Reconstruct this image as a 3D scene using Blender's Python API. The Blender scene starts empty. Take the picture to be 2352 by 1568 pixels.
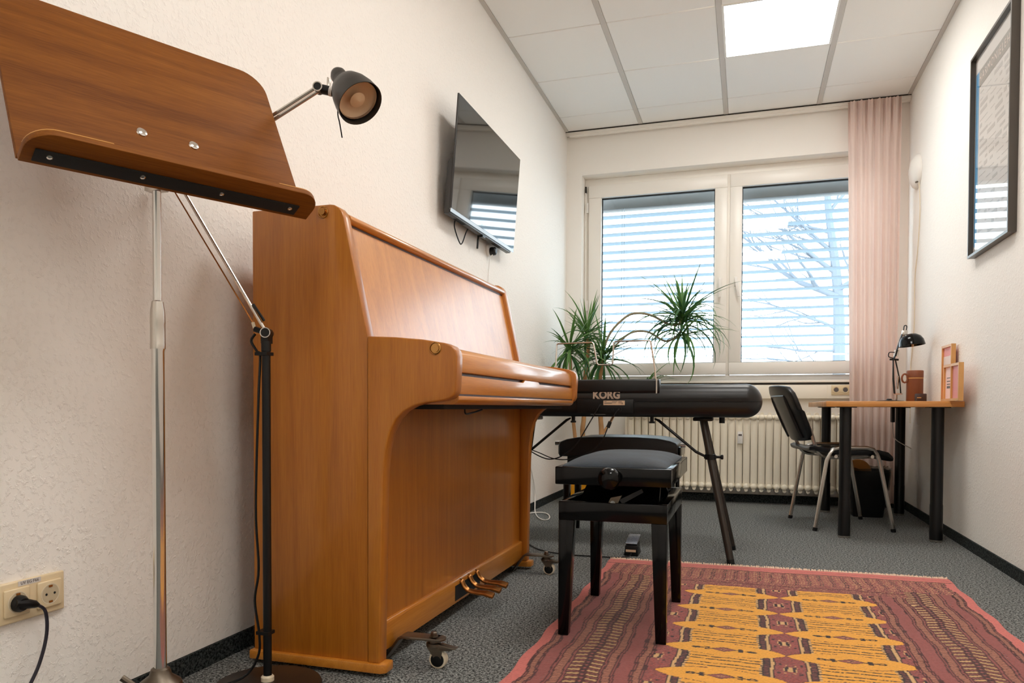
import bpy, bmesh, math, random
import numpy as np
from mathutils import Matrix, Vector
random.seed(7)
S = bpy.context.scene
COL = S.collection
PI = math.pi

# ------------------------------------------------------------------ camera
FPX, YAW, PITCH, ROLL, PPY, EYE = 1710.4, .305113, -.0237047, .0033273, 975.3, .70
fw = Vector((-math.sin(YAW) * math.cos(PITCH), math.cos(YAW) * math.cos(PITCH), math.sin(PITCH)))
rt = Vector((math.cos(YAW), math.sin(YAW), 0)); up = rt.cross(fw)
rt, up = rt * math.cos(ROLL) + up * math.sin(ROLL), up * math.cos(ROLL) - rt * math.sin(ROLL)
cam = bpy.data.cameras.new('camera'); cam_o = bpy.data.objects.new('camera', cam); COL.objects.link(cam_o)
cam_o.matrix_world = Matrix(((rt.x, up.x, -fw.x, 0), (rt.y, up.y, -fw.y, 0), (rt.z, up.z, -fw.z, EYE), (0, 0, 0, 1)))
cam.sensor_width = 36; cam.lens = FPX / 2352 * 36; cam.shift_y = (PPY - 784) / 2352; cam.clip_start = .05
S.camera = cam_o

# ------------------------------------------------------------------ world, exposure
W = bpy.data.worlds.new('overcast_sky'); S.world = W; W.use_nodes = True
bg = W.node_tree.nodes['Background']; bg.inputs[0].default_value = (.80, .91, 1, 1); bg.inputs[1].default_value = 5.5
S.view_settings.view_transform = 'Standard'; S.view_settings.look = 'None'
S.view_settings.gamma = 1; S.view_settings.use_curve_mapping = False; S.view_settings.exposure = 0.47
PANEL = 13.5      # radiance of the ceiling light panels
S.cycles.max_bounces = 10; S.cycles.diffuse_bounces = 6; S.cycles.transparent_max_bounces = 16
S.cycles.sample_clamp_indirect = 6; S.cycles.caustics_reflective = False; S.cycles.caustics_refractive = False
S.cycles.use_denoising = True

# ------------------------------------------------------------------ materials
def lin(c):
    return tuple((v / 255 / 12.92 if v / 255 <= .04045 else ((v / 255 + .055) / 1.055) ** 2.4) for v in c) + (1,)
def newmat(n):
    m = bpy.data.materials.new(n); m.use_nodes = True
    return m, m.node_tree.nodes, m.node_tree.links, m.node_tree.nodes['Principled BSDF']
def add_bump(N, L, b, scale, strength, dist=.003, detail=3, coord='Object', sc=(1, 1, 1)):
    tc = N.new('ShaderNodeTexCoord'); mp = N.new('ShaderNodeMapping'); mp.inputs['Scale'].default_value = sc
    nz = N.new('ShaderNodeTexNoise'); nz.inputs['Scale'].default_value = scale; nz.inputs['Detail'].default_value = detail
    bp = N.new('ShaderNodeBump'); bp.inputs['Strength'].default_value = strength; bp.inputs['Distance'].default_value = dist
    L.new(tc.outputs[coord], mp.inputs[0]); L.new(mp.outputs[0], nz.inputs[0]); L.new(nz.outputs[0], bp.inputs['Height'])
    L.new(bp.outputs[0], b.inputs['Normal'])
    return nz
def P(n, col, rough=.5, metal=0, coat=0, bump=None, var=0, spec=.5, coat_rough=.1, sheen=0):
    m, N, L, b = newmat(n); c = lin(col)
    b.inputs['Base Color'].default_value = c; b.inputs['Roughness'].default_value = rough; b.inputs['Metallic'].default_value = metal
    b.inputs['Coat Weight'].default_value = coat; b.inputs['Coat Roughness'].default_value = coat_rough
    b.inputs['Specular IOR Level'].default_value = spec; b.inputs['Sheen Weight'].default_value = sheen
    if bump: add_bump(N, L, b, *bump)
    if var:
        tc = N.new('ShaderNodeTexCoord'); nz = N.new('ShaderNodeTexNoise'); nz.inputs['Scale'].default_value = 9; nz.inputs['Detail'].default_value = 4
        rp = N.new('ShaderNodeValToRGB')
        rp.color_ramp.elements[0].position = .3; rp.color_ramp.elements[1].position = .7
        rp.color_ramp.elements[0].color = tuple(v * (1 - var) for v in c[:3]) + (1,); rp.color_ramp.elements[1].color = tuple(min(1, v * (1 + var)) for v in c[:3]) + (1,)
        L.new(tc.outputs['Object'], nz.inputs[0]); L.new(nz.outputs[0], rp.inputs[0]); L.new(rp.outputs[0], b.inputs['Base Color'])
    return m
def wood(n, dark, mid, light, axis, rough=.32, coat=.35, fine=70, stretch=14, bump=.05, crough=.12, spec=.5):
    m, N, L, b = newmat(n)
    tc = N.new('ShaderNodeTexCoord'); mp = N.new('ShaderNodeMapping')
    sc = [1.0, 1.0, 1.0]; sc[axis] = 1.0 / stretch; mp.inputs['Scale'].default_value = sc
    L.new(tc.outputs['Object'], mp.inputs[0])
    a = N.new('ShaderNodeTexNoise'); a.inputs['Scale'].default_value = fine * .22; a.inputs['Detail'].default_value = 5; a.inputs['Distortion'].default_value = .7
    f = N.new('ShaderNodeTexNoise'); f.inputs['Scale'].default_value = fine * 3; f.inputs['Detail'].default_value = 3
    L.new(mp.outputs[0], a.inputs[0]); L.new(mp.outputs[0], f.inputs[0])
    mx = N.new('ShaderNodeMath'); mx.operation = 'MULTIPLY_ADD'; mx.inputs[1].default_value = .62
    m2 = N.new('ShaderNodeMath'); m2.operation = 'MULTIPLY'; m2.inputs[1].default_value = .38
    L.new(f.outputs[0], m2.inputs[0]); L.new(a.outputs[0], mx.inputs[0]); L.new(m2.outputs[0], mx.inputs[2])
    rp = N.new('ShaderNodeValToRGB'); e = rp.color_ramp.elements
    e[0].position = .34; e[0].color = lin(dark); e[1].position = .66; e[1].color = lin(light)
    k = e.new(.5); k.color = lin(mid)
    L.new(mx.outputs[0], rp.inputs[0]); L.new(rp.outputs[0], b.inputs['Base Color'])
    bp = N.new('ShaderNodeBump'); bp.inputs['Strength'].default_value = bump; bp.inputs['Distance'].default_value = .001
    L.new(mx.outputs[0], bp.inputs['Height']); L.new(bp.outputs[0], b.inputs['Normal'])
    b.inputs['Specular IOR Level'].default_value = spec; b.inputs['Roughness'].default_value = rough; b.inputs['Coat Weight'].default_value = coat; b.inputs['Coat Roughness'].default_value = crough
    return m
def emis(n, col, s):
    m, N, L, b = newmat(n); N.remove(b); e = N.new('ShaderNodeEmission'); e.inputs[0].default_value = col; e.inputs[1].default_value = s
    L.new(e.outputs[0], N['Material Output'].inputs[0]); return m
def thin_glass(n, tint=(1, 1, 1, 1), ior=1.5, rough=0.0):
    m, N, L, b = newmat(n); N.remove(b)
    t = N.new('ShaderNodeBsdfTransparent'); t.inputs[0].default_value = tint
    g = N.new('ShaderNodeBsdfGlossy'); g.inputs['Roughness'].default_value = rough
    fr = N.new('ShaderNodeFresnel'); fr.inputs[0].default_value = ior; mx = N.new('ShaderNodeMixShader')
    ge = N.new('ShaderNodeNewGeometry'); inv = N.new('ShaderNodeMath'); inv.operation = 'SUBTRACT'; inv.inputs[0].default_value = 1; ml = N.new('ShaderNodeMath'); ml.operation = 'MULTIPLY'
    L.new(ge.outputs['Backfacing'], inv.inputs[1]); L.new(inv.outputs[0], ml.inputs[0]); L.new(fr.outputs[0], ml.inputs[1]); L.new(ml.outputs[0], mx.inputs[0]); L.new(t.outputs[0], mx.inputs[1]); L.new(g.outputs[0], mx.inputs[2]); L.new(mx.outputs[0], N['Material Output'].inputs[0])
    return m
def cloth(n, col, trans, rough=.9, sheen=.2):
    m, N, L, b = newmat(n); b.inputs['Base Color'].default_value = lin(col); b.inputs['Roughness'].default_value = rough; b.inputs['Sheen Weight'].default_value = sheen
    t = N.new('ShaderNodeBsdfTranslucent'); t.inputs[0].default_value = lin(col); mx = N.new('ShaderNodeMixShader'); mx.inputs[0].default_value = trans
    L.new(b.outputs[0], mx.inputs[1]); L.new(t.outputs[0], mx.inputs[2]); L.new(mx.outputs[0], N['Material Output'].inputs[0]); return m
def wallpaper(n, col):
    # woodchip wallpaper: rough flakes under white paint
    m, N, L, b = newmat(n); b.inputs['Base Color'].default_value = lin(col); b.inputs['Roughness'].default_value = .85; b.inputs['Specular IOR Level'].default_value = .25
    tc = N.new('ShaderNodeTexCoord'); nz = N.new('ShaderNodeTexNoise'); nz.inputs['Scale'].default_value = 85; nz.inputs['Detail'].default_value = 4; nz.inputs['Roughness'].default_value = .6
    rp = N.new('ShaderNodeValToRGB'); rp.color_ramp.elements[0].position = .5; rp.color_ramp.elements[1].position = .72
    bp = N.new('ShaderNodeBump'); bp.inputs['Strength'].default_value = .45; bp.inputs['Distance'].default_value = .004
    L.new(tc.outputs['Object'], nz.inputs[0]); L.new(nz.outputs[0], rp.inputs[0]); L.new(rp.outputs[0], bp.inputs['Height']); L.new(bp.outputs[0], b.inputs['Normal']); return m
def carpet(n, a, c):
    m, N, L, b = newmat(n); tc = N.new('ShaderNodeTexCoord')
    nz = N.new('ShaderNodeTexNoise'); nz.inputs['Scale'].default_value = 225; nz.inputs['Detail'].default_value = 2; nz.inputs['Roughness'].default_value = .6
    n2 = N.new('ShaderNodeTexNoise'); n2.inputs['Scale'].default_value = 125; n2.inputs['Detail'].default_value = 1
    mm = N.new('ShaderNodeMath'); mm.operation = 'MULTIPLY_ADD'; mm.inputs[1].default_value = .6; m2 = N.new('ShaderNodeMath'); m2.operation = 'MULTIPLY'; m2.inputs[1].default_value = .4
    L.new(tc.outputs['Object'], n2.inputs[0]); L.new(n2.outputs[0], m2.inputs[0]); L.new(nz.outputs[0], mm.inputs[0]); L.new(m2.outputs[0], mm.inputs[2])
    rp = N.new('ShaderNodeValToRGB'); e = rp.color_ramp.elements; e[0].position = .42; e[0].color = lin(a); e[1].position = .6; e[1].color = lin(c)
    bp = N.new('ShaderNodeBump'); bp.inputs['Strength'].default_value = .8; bp.inputs['Distance'].default_value = .004
    L.new(tc.outputs['Object'], nz.inputs[0]); L.new(mm.outputs[0], rp.inputs[0]); L.new(rp.outputs[0], b.inputs['Base Color']); L.new(nz.outputs[0], bp.inputs['Height']); L.new(bp.outputs[0], b.inputs['Normal'])
    b.inputs['Roughness'].default_value = .95; b.inputs['Specular IOR Level'].default_value = .1; return m
M = dict(
    wall=wallpaper('woodchip_wall_paint', (248, 244, 238)),
    wallplain=P('smooth_wall_paint', (247, 242, 235), .8, bump=(120, .1)),
    floor=carpet('grey_needle_felt', (42, 44, 44), (158, 160, 157)),
    skirt=carpet('dark_needle_felt', (22, 25, 26), (70, 75, 74)),
    tile=P('mineral_ceiling_tile', (249, 247, 243), .9, bump=(300, .12)),
    grid=P('ceiling_grid_metal', (205, 198, 190), .5),
    pvc=P('white_window_plastic', (244, 239, 231), .32),
    gasket=P('black_rubber', (24, 26, 28), .6),
    pane=thin_glass('window_glass', (.97, .99, .985, 1), 1.55),
    picglass=thin_glass('picture_glass', (1, 1, 1, 1), 1.5),
    slat=P('blue_grey_blind_metal', (160, 182, 198), .5, 0),
    slatbox=P('grey_blind_box', (120, 124, 128), .5),
    cream=P('cream_lacquer', (246, 236, 216), .35, coat=.2),
    duct=P('cream_duct_plastic', (246, 238, 222), .4),
    pink=cloth('pink_curtain_cloth', (248, 234, 227), .55),
    white=P('white_plastic', (236, 232, 226), .4),
    offwhite=P('offwhite_plastic', (226, 212, 186), .35, coat=.2),
    socketwhite=P('cream_socket_plastic', (226, 206, 168), .3, coat=.3),
    black=P('black_plastic', (16, 16, 17), .4, spec=.3),
    satin=P('black_satin_plastic', (19, 19, 20), .34, bump=(500, .05), spec=.45),
    gloss=P('black_piano_lacquer', (5, 5, 6), .12, spec=.28),
    blackmetal=P('black_painted_metal', (12, 12, 13), .35, spec=.35),
    brownmetal=P('bronze_black_metal', (48, 42, 36), .35, .3),
    matte=P('matte_black', (12, 12, 12), .8),
    velvet=P('blue_grey_velvet', (36, 46, 56), .8, sheen=.08, var=.45, bump=(140, .25)),
    leather=P('black_leather', (15, 17, 22), .36, bump=(350, .12)),
    chrome=P('chrome', (222, 220, 216), .12, 1),
    steel=P('brushed_steel', (202, 196, 188), .26, 1),
    darksteel=P('tarnished_steel', (118, 108, 96), .4, 1, var=.3),
    brass=P('brass', (190, 140, 80), .25, 1),
    copper=P('worn_brass', (176, 118, 66), .28, 1, var=.15),
    screen=P('dark_tv_glass', (8, 8, 9), .06, spec=.8, coat=.5, coat_rough=.02),
    tvback=P('grey_tv_plastic', (58, 57, 56), .42, .3),
    silver=P('silver_plastic', (150, 150, 150), .35, .5),
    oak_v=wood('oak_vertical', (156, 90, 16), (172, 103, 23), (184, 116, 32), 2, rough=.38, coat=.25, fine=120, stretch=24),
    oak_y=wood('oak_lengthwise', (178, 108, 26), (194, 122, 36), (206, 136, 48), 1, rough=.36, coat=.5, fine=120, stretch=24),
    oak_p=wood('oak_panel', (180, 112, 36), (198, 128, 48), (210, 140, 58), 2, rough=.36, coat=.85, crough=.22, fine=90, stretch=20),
    walnut=wood('brown_music_desk_veneer', (100, 54, 8), (120, 68, 14), (136, 82, 22), 0, spec=.2, rough=.6, coat=0, fine=130, stretch=22),
    edge=P('pale_wood_edge', (196, 140, 66), .4),
    beech=wood('honey_desk_wood', (186, 118, 54), (208, 142, 72), (222, 160, 92), 0, rough=.4, coat=.15),
    pine=P('light_wood_frame', (214, 160, 96), .45, var=.1),
    leatherbrown=P('brown_leather', (128, 70, 38), .5, bump=(200, .2), var=.12),
    darkbrown=P('dark_brown_leather', (58, 32, 24), .4, bump=(200, .2)),
    cardboard=P('brown_cardboard', (176, 120, 52), .7),
    paper=P('poster_paper', (216, 210, 204), .6),
    greyink=P('grey_print', (150, 143, 134), .6),
    paleink=P('pale_grey_print', (188, 182, 176), .6),
    blueink=P('blue_print', (70, 150, 200), .5),
    pinkpaper=P('pink_print', (226, 150, 146), .6, var=.05),
    palepink=P('pale_pink_print', (238, 206, 198), .6, var=.04),
    redink=P('red_print', (176, 50, 56), .6, var=.12),
    beige=P('pale_beige_print', (222, 206, 196), .6),
    ink=P('dark_print', (92, 84, 82), .6),
    label=P('beige_sticker', (206, 176, 146), .5),
    logo=P('grey_beige_print', (176, 156, 138), .45),
    yellow=P('yellow_pot_glaze', (226, 152, 6), .35),
    soil=P('potting_soil', (48, 36, 26), .95, bump=(80, .8)),
    bark=P('pale_brown_bark', (176, 132, 86), .8, var=.25, bump=(60, .6)),
    leaf=cloth('green_leaf', (92, 132, 66), .3, .45, 0),
    leaf2=cloth('dark_green_leaf', (60, 102, 58), .3, .45, 0),
    drystem=P('dry_brown_stem', (150, 138, 112), .7),
    film=thin_glass('clear_bin_bag', (.62, .64, .63, 1), 1.35, .2),
    treebark=P('grey_tree_bark', (98, 106, 116), .9),
    bounce_ground=P('pale_bounce_ground', (176, 174, 168), 1),  # unseen ground outside, coloured pale to bounce daylight up to the ceiling
    stucco=P('pale_stucco', (190, 178, 165), .9),
    fringe=P('cream_fringe_wool', (226, 196, 172), .95),
    bulb=P('frosted_lamp_reflector', (226, 190, 150), .35, 0),
    led=emis('light_panel_diffuser', (1, .975, .93, 1), PANEL),
)

# ------------------------------------------------------------------ mesh helpers
class MB:
    def __init__(s, mtx=None): s.v = []; s.f = []; s.mi = []; s.m = mtx or Matrix.Identity(4)
    def add(s, vs, fs, mi=0):
        n = len(s.v); s.v += [tuple(s.m @ Vector(v)) for v in vs]; s.f += [tuple(i + n for i in f) for f in fs]; s.mi += [mi] * len(fs); return s
    def box(s, x0, x1, y0, y1, z0, z1, mi=0):
        return s.add([(x0, y0, z0), (x1, y0, z0), (x1, y1, z0), (x0, y1, z0), (x0, y0, z1), (x1, y0, z1), (x1, y1, z1), (x0, y1, z1)],
                     [(0, 3, 2, 1), (4, 5, 6, 7), (0, 1, 5, 4), (1, 2, 6, 5), (2, 3, 7, 6), (3, 0, 4, 7)], mi)
    def hexa(s, b, t, mi=0):
        return s.add(list(b) + list(t), [(0, 3, 2, 1), (4, 5, 6, 7), (0, 1, 5, 4), (1, 2, 6, 5), (2, 3, 7, 6), (3, 0, 4, 7)], mi)
    def prism(s, poly, plane, a0, a1, mi=0):
        def pt(p, a): return {'xz': (p[0], a, p[1]), 'yz': (a, p[0], p[1]), 'xy': (p[0], p[1], a)}[plane]
        n = len(poly); vs = [pt(p, a0) for p in poly] + [pt(p, a1) for p in poly]
        return s.add(vs, [tuple(range(n)), tuple(range(2 * n - 1, n - 1, -1))] + [(i + n, (i + 1) % n + n, (i + 1) % n, i) for i in range(n)], mi)
    def tube(s, pts, r, seg=10, caps=True, closed=False, mi=0, flat=1.0):
        pts = [Vector(p) for p in pts]; n = len(pts); rs = r if isinstance(r, (list, tuple)) else [r] * n
        tg = []
        for i in range(n):
            a = pts[(i - 1) % n] if (i or closed) else pts[0]; b = pts[(i + 1) % n] if (i < n - 1 or closed) else pts[-1]
            tg.append((b - a).normalized())
        u = tg[0].orthogonal().normalized(); vs = []
        for i in range(n):
            u = (u - tg[i] * u.dot(tg[i])); u = u.normalized() if u.length > 1e-6 else tg[i].orthogonal().normalized(); w = tg[i].cross(u)
            for k in range(seg):
                a = 2 * PI * k / seg; vs.append(pts[i] + (u * math.cos(a) + w * math.sin(a) * flat) * rs[i])
        fs = [(i * seg + k, i * seg + (k + 1) % seg, (i + 1) * seg + (k + 1) % seg, (i + 1) * seg + k) for i in range(n - 1) for k in range(seg)]
        if closed: fs += [((n - 1) * seg + k, (n - 1) * seg + (k + 1) % seg, (k + 1) % seg, k) for k in range(seg)]
        elif caps: fs += [tuple(range(seg - 1, -1, -1)), tuple(range((n - 1) * seg, n * seg))]
        return s.add(vs, fs, mi)
    def lathe(s, o, ax, prof, seg=24, mi=0, caps=True):
        o = Vector(o); ax = Vector(ax).normalized(); u = ax.orthogonal().normalized(); w = ax.cross(u); vs = []
        for r, h in prof:
            for k in range(seg):
                a = 2 * PI * k / seg; vs.append(o + ax * h + (u * math.cos(a) + w * math.sin(a)) * max(r, 1e-5))
        n = len(prof); fs = [(i * seg + k, i * seg + (k + 1) % seg, (i + 1) * seg + (k + 1) % seg, (i + 1) * seg + k) for i in range(n - 1) for k in range(seg)]
        if caps: fs += [tuple(range(seg - 1, -1, -1)), tuple(range((n - 1) * seg, n * seg))]
        return s.add(vs, fs, mi)
    def cyl(s, a, b, r, seg=16, mi=0): return s.tube([a, b], r, seg, mi=mi)
    def grid(s, rows, mi=0, thick=None):
        nr, nc = len(rows), len(rows[0]); vs = [p for r in rows for p in r]
        return s.add(vs, [(i * nc + j, i * nc + j + 1, (i + 1) * nc + j + 1, (i + 1) * nc + j) for i in range(nr - 1) for j in range(nc - 1)], mi)
    def build(s, name, mats, parent=None, bevel=0, seg=2, angle=35, recalc=True, root=None):
        if not isinstance(mats, (list, tuple)): mats = [mats]
        org = Vector((0, 0, 0))
        if parent is not None:
            r = parent
            while r.parent: r = r.parent
            org = Vector(r.location)
        elif root is not None: org = Vector(root)
        me = bpy.data.meshes.new(name); me.from_pydata([tuple(Vector(v) - org) for v in s.v], [], s.f)
        for m in mats: me.materials.append(m)
        me.polygons.foreach_set('material_index', s.mi)
        bm = bmesh.new(); bm.from_mesh(me)
        if recalc: bmesh.ops.recalc_face_normals(bm, faces=bm.faces)
        if bevel:
            ed = [e for e in bm.edges if len(e.link_faces) == 2 and e.calc_face_angle(0) > math.radians(30)]
            bmesh.ops.bevel(bm, geom=ed, offset=bevel, segments=seg, affect='EDGES', profile=.5, clamp_overlap=True)
        bm.to_mesh(me); bm.free()
        me.polygons.foreach_set('use_smooth', [True] * len(me.polygons)); me.set_sharp_from_angle(angle=math.radians(angle)); me.update()
        o = bpy.data.objects.new(name, me); COL.objects.link(o)
        if parent is not None: o.parent = parent
        elif root is not None: o.location = org
        return o
def tag(o, label=None, cat=None, group=None, kind=None):
    if label: o['label'] = label
    if cat: o['category'] = cat
    if group: o['group'] = group
    if kind: o['kind'] = kind
    return o
def thing(name, loc, label=None, cat=None, group=None, kind=None):
    o = bpy.data.objects.new(name, None); COL.objects.link(o); o.location = loc; o.empty_display_size = .1
    return tag(o, label, cat, group, kind)
def struct(name, mb, m, **k): return tag(mb.build(name, m, **k), kind='structure')
def copy_tree(o, parent=None):
    c = o.copy(); COL.objects.link(c); c.parent = parent
    for ch in list(o.children): copy_tree(ch, c)
    return c
def arc(cx, cy, r, a0, a1, n=6): return [(cx + r * math.cos(math.radians(a0 + (a1 - a0) * i / n)), cy + r * math.sin(math.radians(a0 + (a1 - a0) * i / n))) for i in range(n + 1)]
def smooth(pts, n=6):
    pts = [Vector(p) for p in pts]; out = []
    for i in range(len(pts) - 1):
        a, b, c, d = pts[max(i - 1, 0)], pts[i], pts[i + 1], pts[min(i + 2, len(pts) - 1)]
        for k in range(n):
            t = k / n; out.append(.5 * ((2 * b) + (c - a) * t + (2 * a - 5 * b + 4 * c - d) * t * t + (3 * b - a - 3 * c + d) * t ** 3))
    return out + [pts[-1]]
def text_mesh(name, body, size, mtx, mat, parent, extrude=.0004, spacing=1.0, xscale=1.0, offset=0.0):
    cu = bpy.data.curves.new(name, 'FONT'); cu.body = body; cu.size = size; cu.extrude = extrude; cu.space_character = spacing; cu.resolution_u = 3; cu.offset = offset
    cu.align_x = 'CENTER'; cu.align_y = 'CENTER'
    t = bpy.data.objects.new('tmp', cu); COL.objects.link(t); dg = bpy.context.evaluated_depsgraph_get(); dg.update()
    me = bpy.data.meshes.new_from_object(t.evaluated_get(dg)); COL.objects.unlink(t); bpy.data.objects.remove(t)
    r = parent
    while r.parent: r = r.parent
    me.transform(Matrix.Translation(-Vector(r.location)) @ mtx @ Matrix.Diagonal((xscale, 1, 1, 1))); me.name = name; me.materials.clear(); me.materials.append(mat)
    o = bpy.data.objects.new(name, me); COL.objects.link(o); o.parent = parent; return o
def frame_mtx(o, x, y):
    x = Vector(x); y = Vector(y); z = x.cross(y); return Matrix(((x.x, y.x, z.x, o[0]), (x.y, y.y, z.y, o[1]), (x.z, y.z, z.z, o[2]), (0, 0, 0, 1)))

# ------------------------------------------------------------------ room shell
XL, XR, YF, YB, ZC = -1.385, 1.064, 5.83, -2.6, 2.87
struct('floor', MB().box(XL - .12, XR + .12, YB - .12, YF + .2, -.1, 0), M['floor'])
struct('wall_left', MB().box(XL - .12, XL, YB - .12, YF + .2, 0, 3.0), M['wall'])
struct('wall_right', MB().box(XR, XR + .12, YB - .12, YF + .2, 0, 3.0), M['wall'])
struct('wall_back', MB().box(XL, XR, YB - .12, YB, 0, 3.0), M['wall'])
WX0, WX1, WZ0, WZ1 = -1.262, .985, .905, 2.534
struct('wall_far', MB().box(XL, WX0, YF, YF + .2, 0, 3.0).box(WX1, XR, YF, YF + .2, 0, 3.0).box(WX0, WX1, YF, YF + .2, WZ1, 3.0).box(WX0, WX1, YF, YF + .2, 0, WZ0), M['wallplain'])
struct('baseboard_left', MB().box(XL, XL + .01, YB, YF, 0, .052), M['skirt'])
struct('baseboard_right', MB().box(XR - .01, XR, YB, YF, 0, .052), M['skirt'])
struct('baseboard_far', MB().box(XL + .01, XR - .01, YF - .04, YF, 0, .056), M['skirt'])
struct('baseboard_back', MB().box(XL + .01, XR - .01, YB, YB + .01, 0, .052), M['skirt'])
ceil = struct('ceiling', MB().box(XL - .12, XR + .12, YB - .12, YF + .2, 3.0, 3.1), M['wallplain'])
# grid of the suspended ceiling: wide bars along the room, tiles between them
gx = [XL, -.795, -.167, .471, XR]; bw = .015
for x in gx[1:4]: MB().box(x - bw, x + bw, YB, YF, ZC - .003, ZC + .03).build('grid_bar', M['grid'], ceil)
for (a, b, c, d) in ((XL, XL + .024, YB, YF), (XR - .024, XR, YB, YF)): MB().box(a, b, c, d, ZC - .004, ZC + .02).build('edge_trim', M['grid'], ceil)
rows = [5.83, 5.487]
while rows[-1] > YB: rows.append(rows[-1] - .6335)
rows[-1] = YB
lights = {(2, 2), (5, 2), (8, 2), (11, 2)}  # the two panels farthest from the window are added fill light, out of view
tmesh = {}
for j in range(len(rows) - 1):
    y1, y0 = rows[j], rows[j + 1]
    for i in range(4):
        if (j, i) in lights: continue
        x0 = gx[i] + (.024 if i == 0 else bw); x1 = gx[i + 1] - (.024 if i == 3 else bw)
        g = .0035; w, d = x1 - x0, y1 - y0 - 2 * g; key = (round(w, 4), round(d, 4))
        if key not in tmesh:
            o = MB().box(-w / 2, w / 2, -d / 2, d / 2, 0, .015).build('ceiling_tile', M['tile'], ceil, bevel=.003, seg=1); tmesh[key] = o.data
        else: o = bpy.data.objects.new('ceiling_tile', tmesh[key]); COL.objects.link(o); o.parent = ceil
        o.location = ((x0 + x1) / 2, (y0 + y1) / 2, ZC)
for (j, i), lab in (((2, 2), 'lit square white light panel in ceiling nearest the window'), ((5, 2), 'lit square white light panel in ceiling above the rug'), ((8, 2), 'added square white fill light panel in ceiling near the camera, out of view'), ((11, 2), 'added square white fill light panel in ceiling nearest the back wall, out of view')):
    y1, y0 = rows[j], rows[j + 1]; x0, x1 = gx[i] + bw, gx[i + 1] - bw
    t = thing('ceiling_light', ((x0 + x1) / 2, (y0 + y1) / 2, ZC), lab, 'ceiling light', 'square ceiling light panels')
    f = MB(); e = .012
    for q in ((x0, x1, y0, y0 + e), (x0, x1, y1 - e, y1), (x0, x0 + e, y0 + e, y1 - e), (x1 - e, x1, y0 + e, y1 - e)): f.box(*q, ZC - .002, ZC + .02)
    f.build('frame', M['white'], t)
    MB().box(x0 + e, x1 - e, y0 + e, y1 - e, ZC + .001, ZC + .01).build('diffuser', M['led'], t)

# ------------------------------------------------------------------ window with two sashes
win = thing('window_1', (-.14, 5.98, WZ0), kind='structure')
fy0, fy1 = 5.955, 6.025
f = MB(); fe = .035
f.box(WX0, WX1, fy0, fy1, WZ1 - fe - .02, WZ1).box(WX0, WX1, fy0, fy1, WZ0, WZ0 + .045).box(WX0, WX0 + fe, fy0, fy1, WZ0 + .045, WZ1 - fe - .02).box(WX1 - fe, WX1, fy0, fy1, WZ0 + .045, WZ1 - fe - .02)
f.box(-.162, -.128, fy0, fy1, WZ0 + .045, WZ1 - fe - .02)
f.build('window_frame', M['pvc'], win, bevel=.004)
sz0, sz1 = WZ0 + .05, WZ1 - .058
for sx0, sx1, gx0, gx1, hx in ((-1.228, -.155, -1.126, -.248, -.203), (-.135, .952, -.047, .85, -.088)):
    gz0, gz1 = 1.047, 2.378; s = MB(); y0, y1 = 5.935, 6.0
    for q in ((sx0, sx1, gz1, sz1), (sx0, sx1, sz0, gz0), (sx0, gx0, gz0, gz1), (gx1, sx1, gz0, gz1)): s.box(q[0], q[1], y0, y1, q[2], q[3])
    sash = s.build('sash', M['pvc'], win, bevel=.005)
    g = MB()
    for q in ((gx0, gx1, gz1 - .008, gz1), (gx0, gx1, gz0, gz0 + .005), (gx0, gx0 + .006, gz0, gz1), (gx1 - .006, gx1, gz0, gz1)): g.box(q[0], q[1], 5.968, 5.99, q[2], q[3])
    g.build('gasket', M['gasket'], sash)
    MB().box(gx0 + .001, gx1 - .001, 5.978, 5.984, gz0 + .001, gz1 - .001).build('pane', M['pane'], sash)
    h = MB(); hz = 1.66
    h.box(hx - .013, hx + .013, 5.925, 5.936, hz - .035, hz + .035); lean = .0 if hx < -.15 else .022
    h.tube([(hx, 5.93, hz + .012), (hx, 5.893, hz + .012)], .009, 10); h.hexa([(hx - .01 + lean, 5.886, hz - .12), (hx + .01 + lean, 5.886, hz - .12), (hx + .01 + lean, 5.9, hz - .12), (hx - .01 + lean, 5.9, hz - .12)], [(hx - .012, 5.884, hz + .02), (hx + .012, 5.884, hz + .02), (hx + .012, 5.902, hz + .02), (hx - .012, 5.902, hz + .02)])
    h.build('handle', M['white'], sash, bevel=.003)
    if hx < -.15:
        for z in (2.30, 1.52): MB().cyl((sx0 - .01, 5.928, z - .04), (sx0 - .01, 5.928, z + .04), .009, 10).build('hinge', M['white'], sash)
        MB().tube([(sx0 - .022, 5.925, 2.44), (sx0 - .022, 5.925, 1.2)], .005, 8).build('rod', M['pvc'], sash)
        MB().box(sx0 - .028, sx0 - .016, 5.92, 5.94, 2.42, 2.47).build('stay_bracket', M['brownmetal'], sash)
struct('trim_1', MB().box(WX0, WX1, YF - .035, YF + .13, WZ0 - .018, WZ0), M['pvc'], bevel=.003)      # inner window board
struct('trim_2', MB().box(WX0, WX1, YF - .006, YF + .002, WZ0 - .032, WZ0 - .018), M['brownmetal'])

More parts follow.
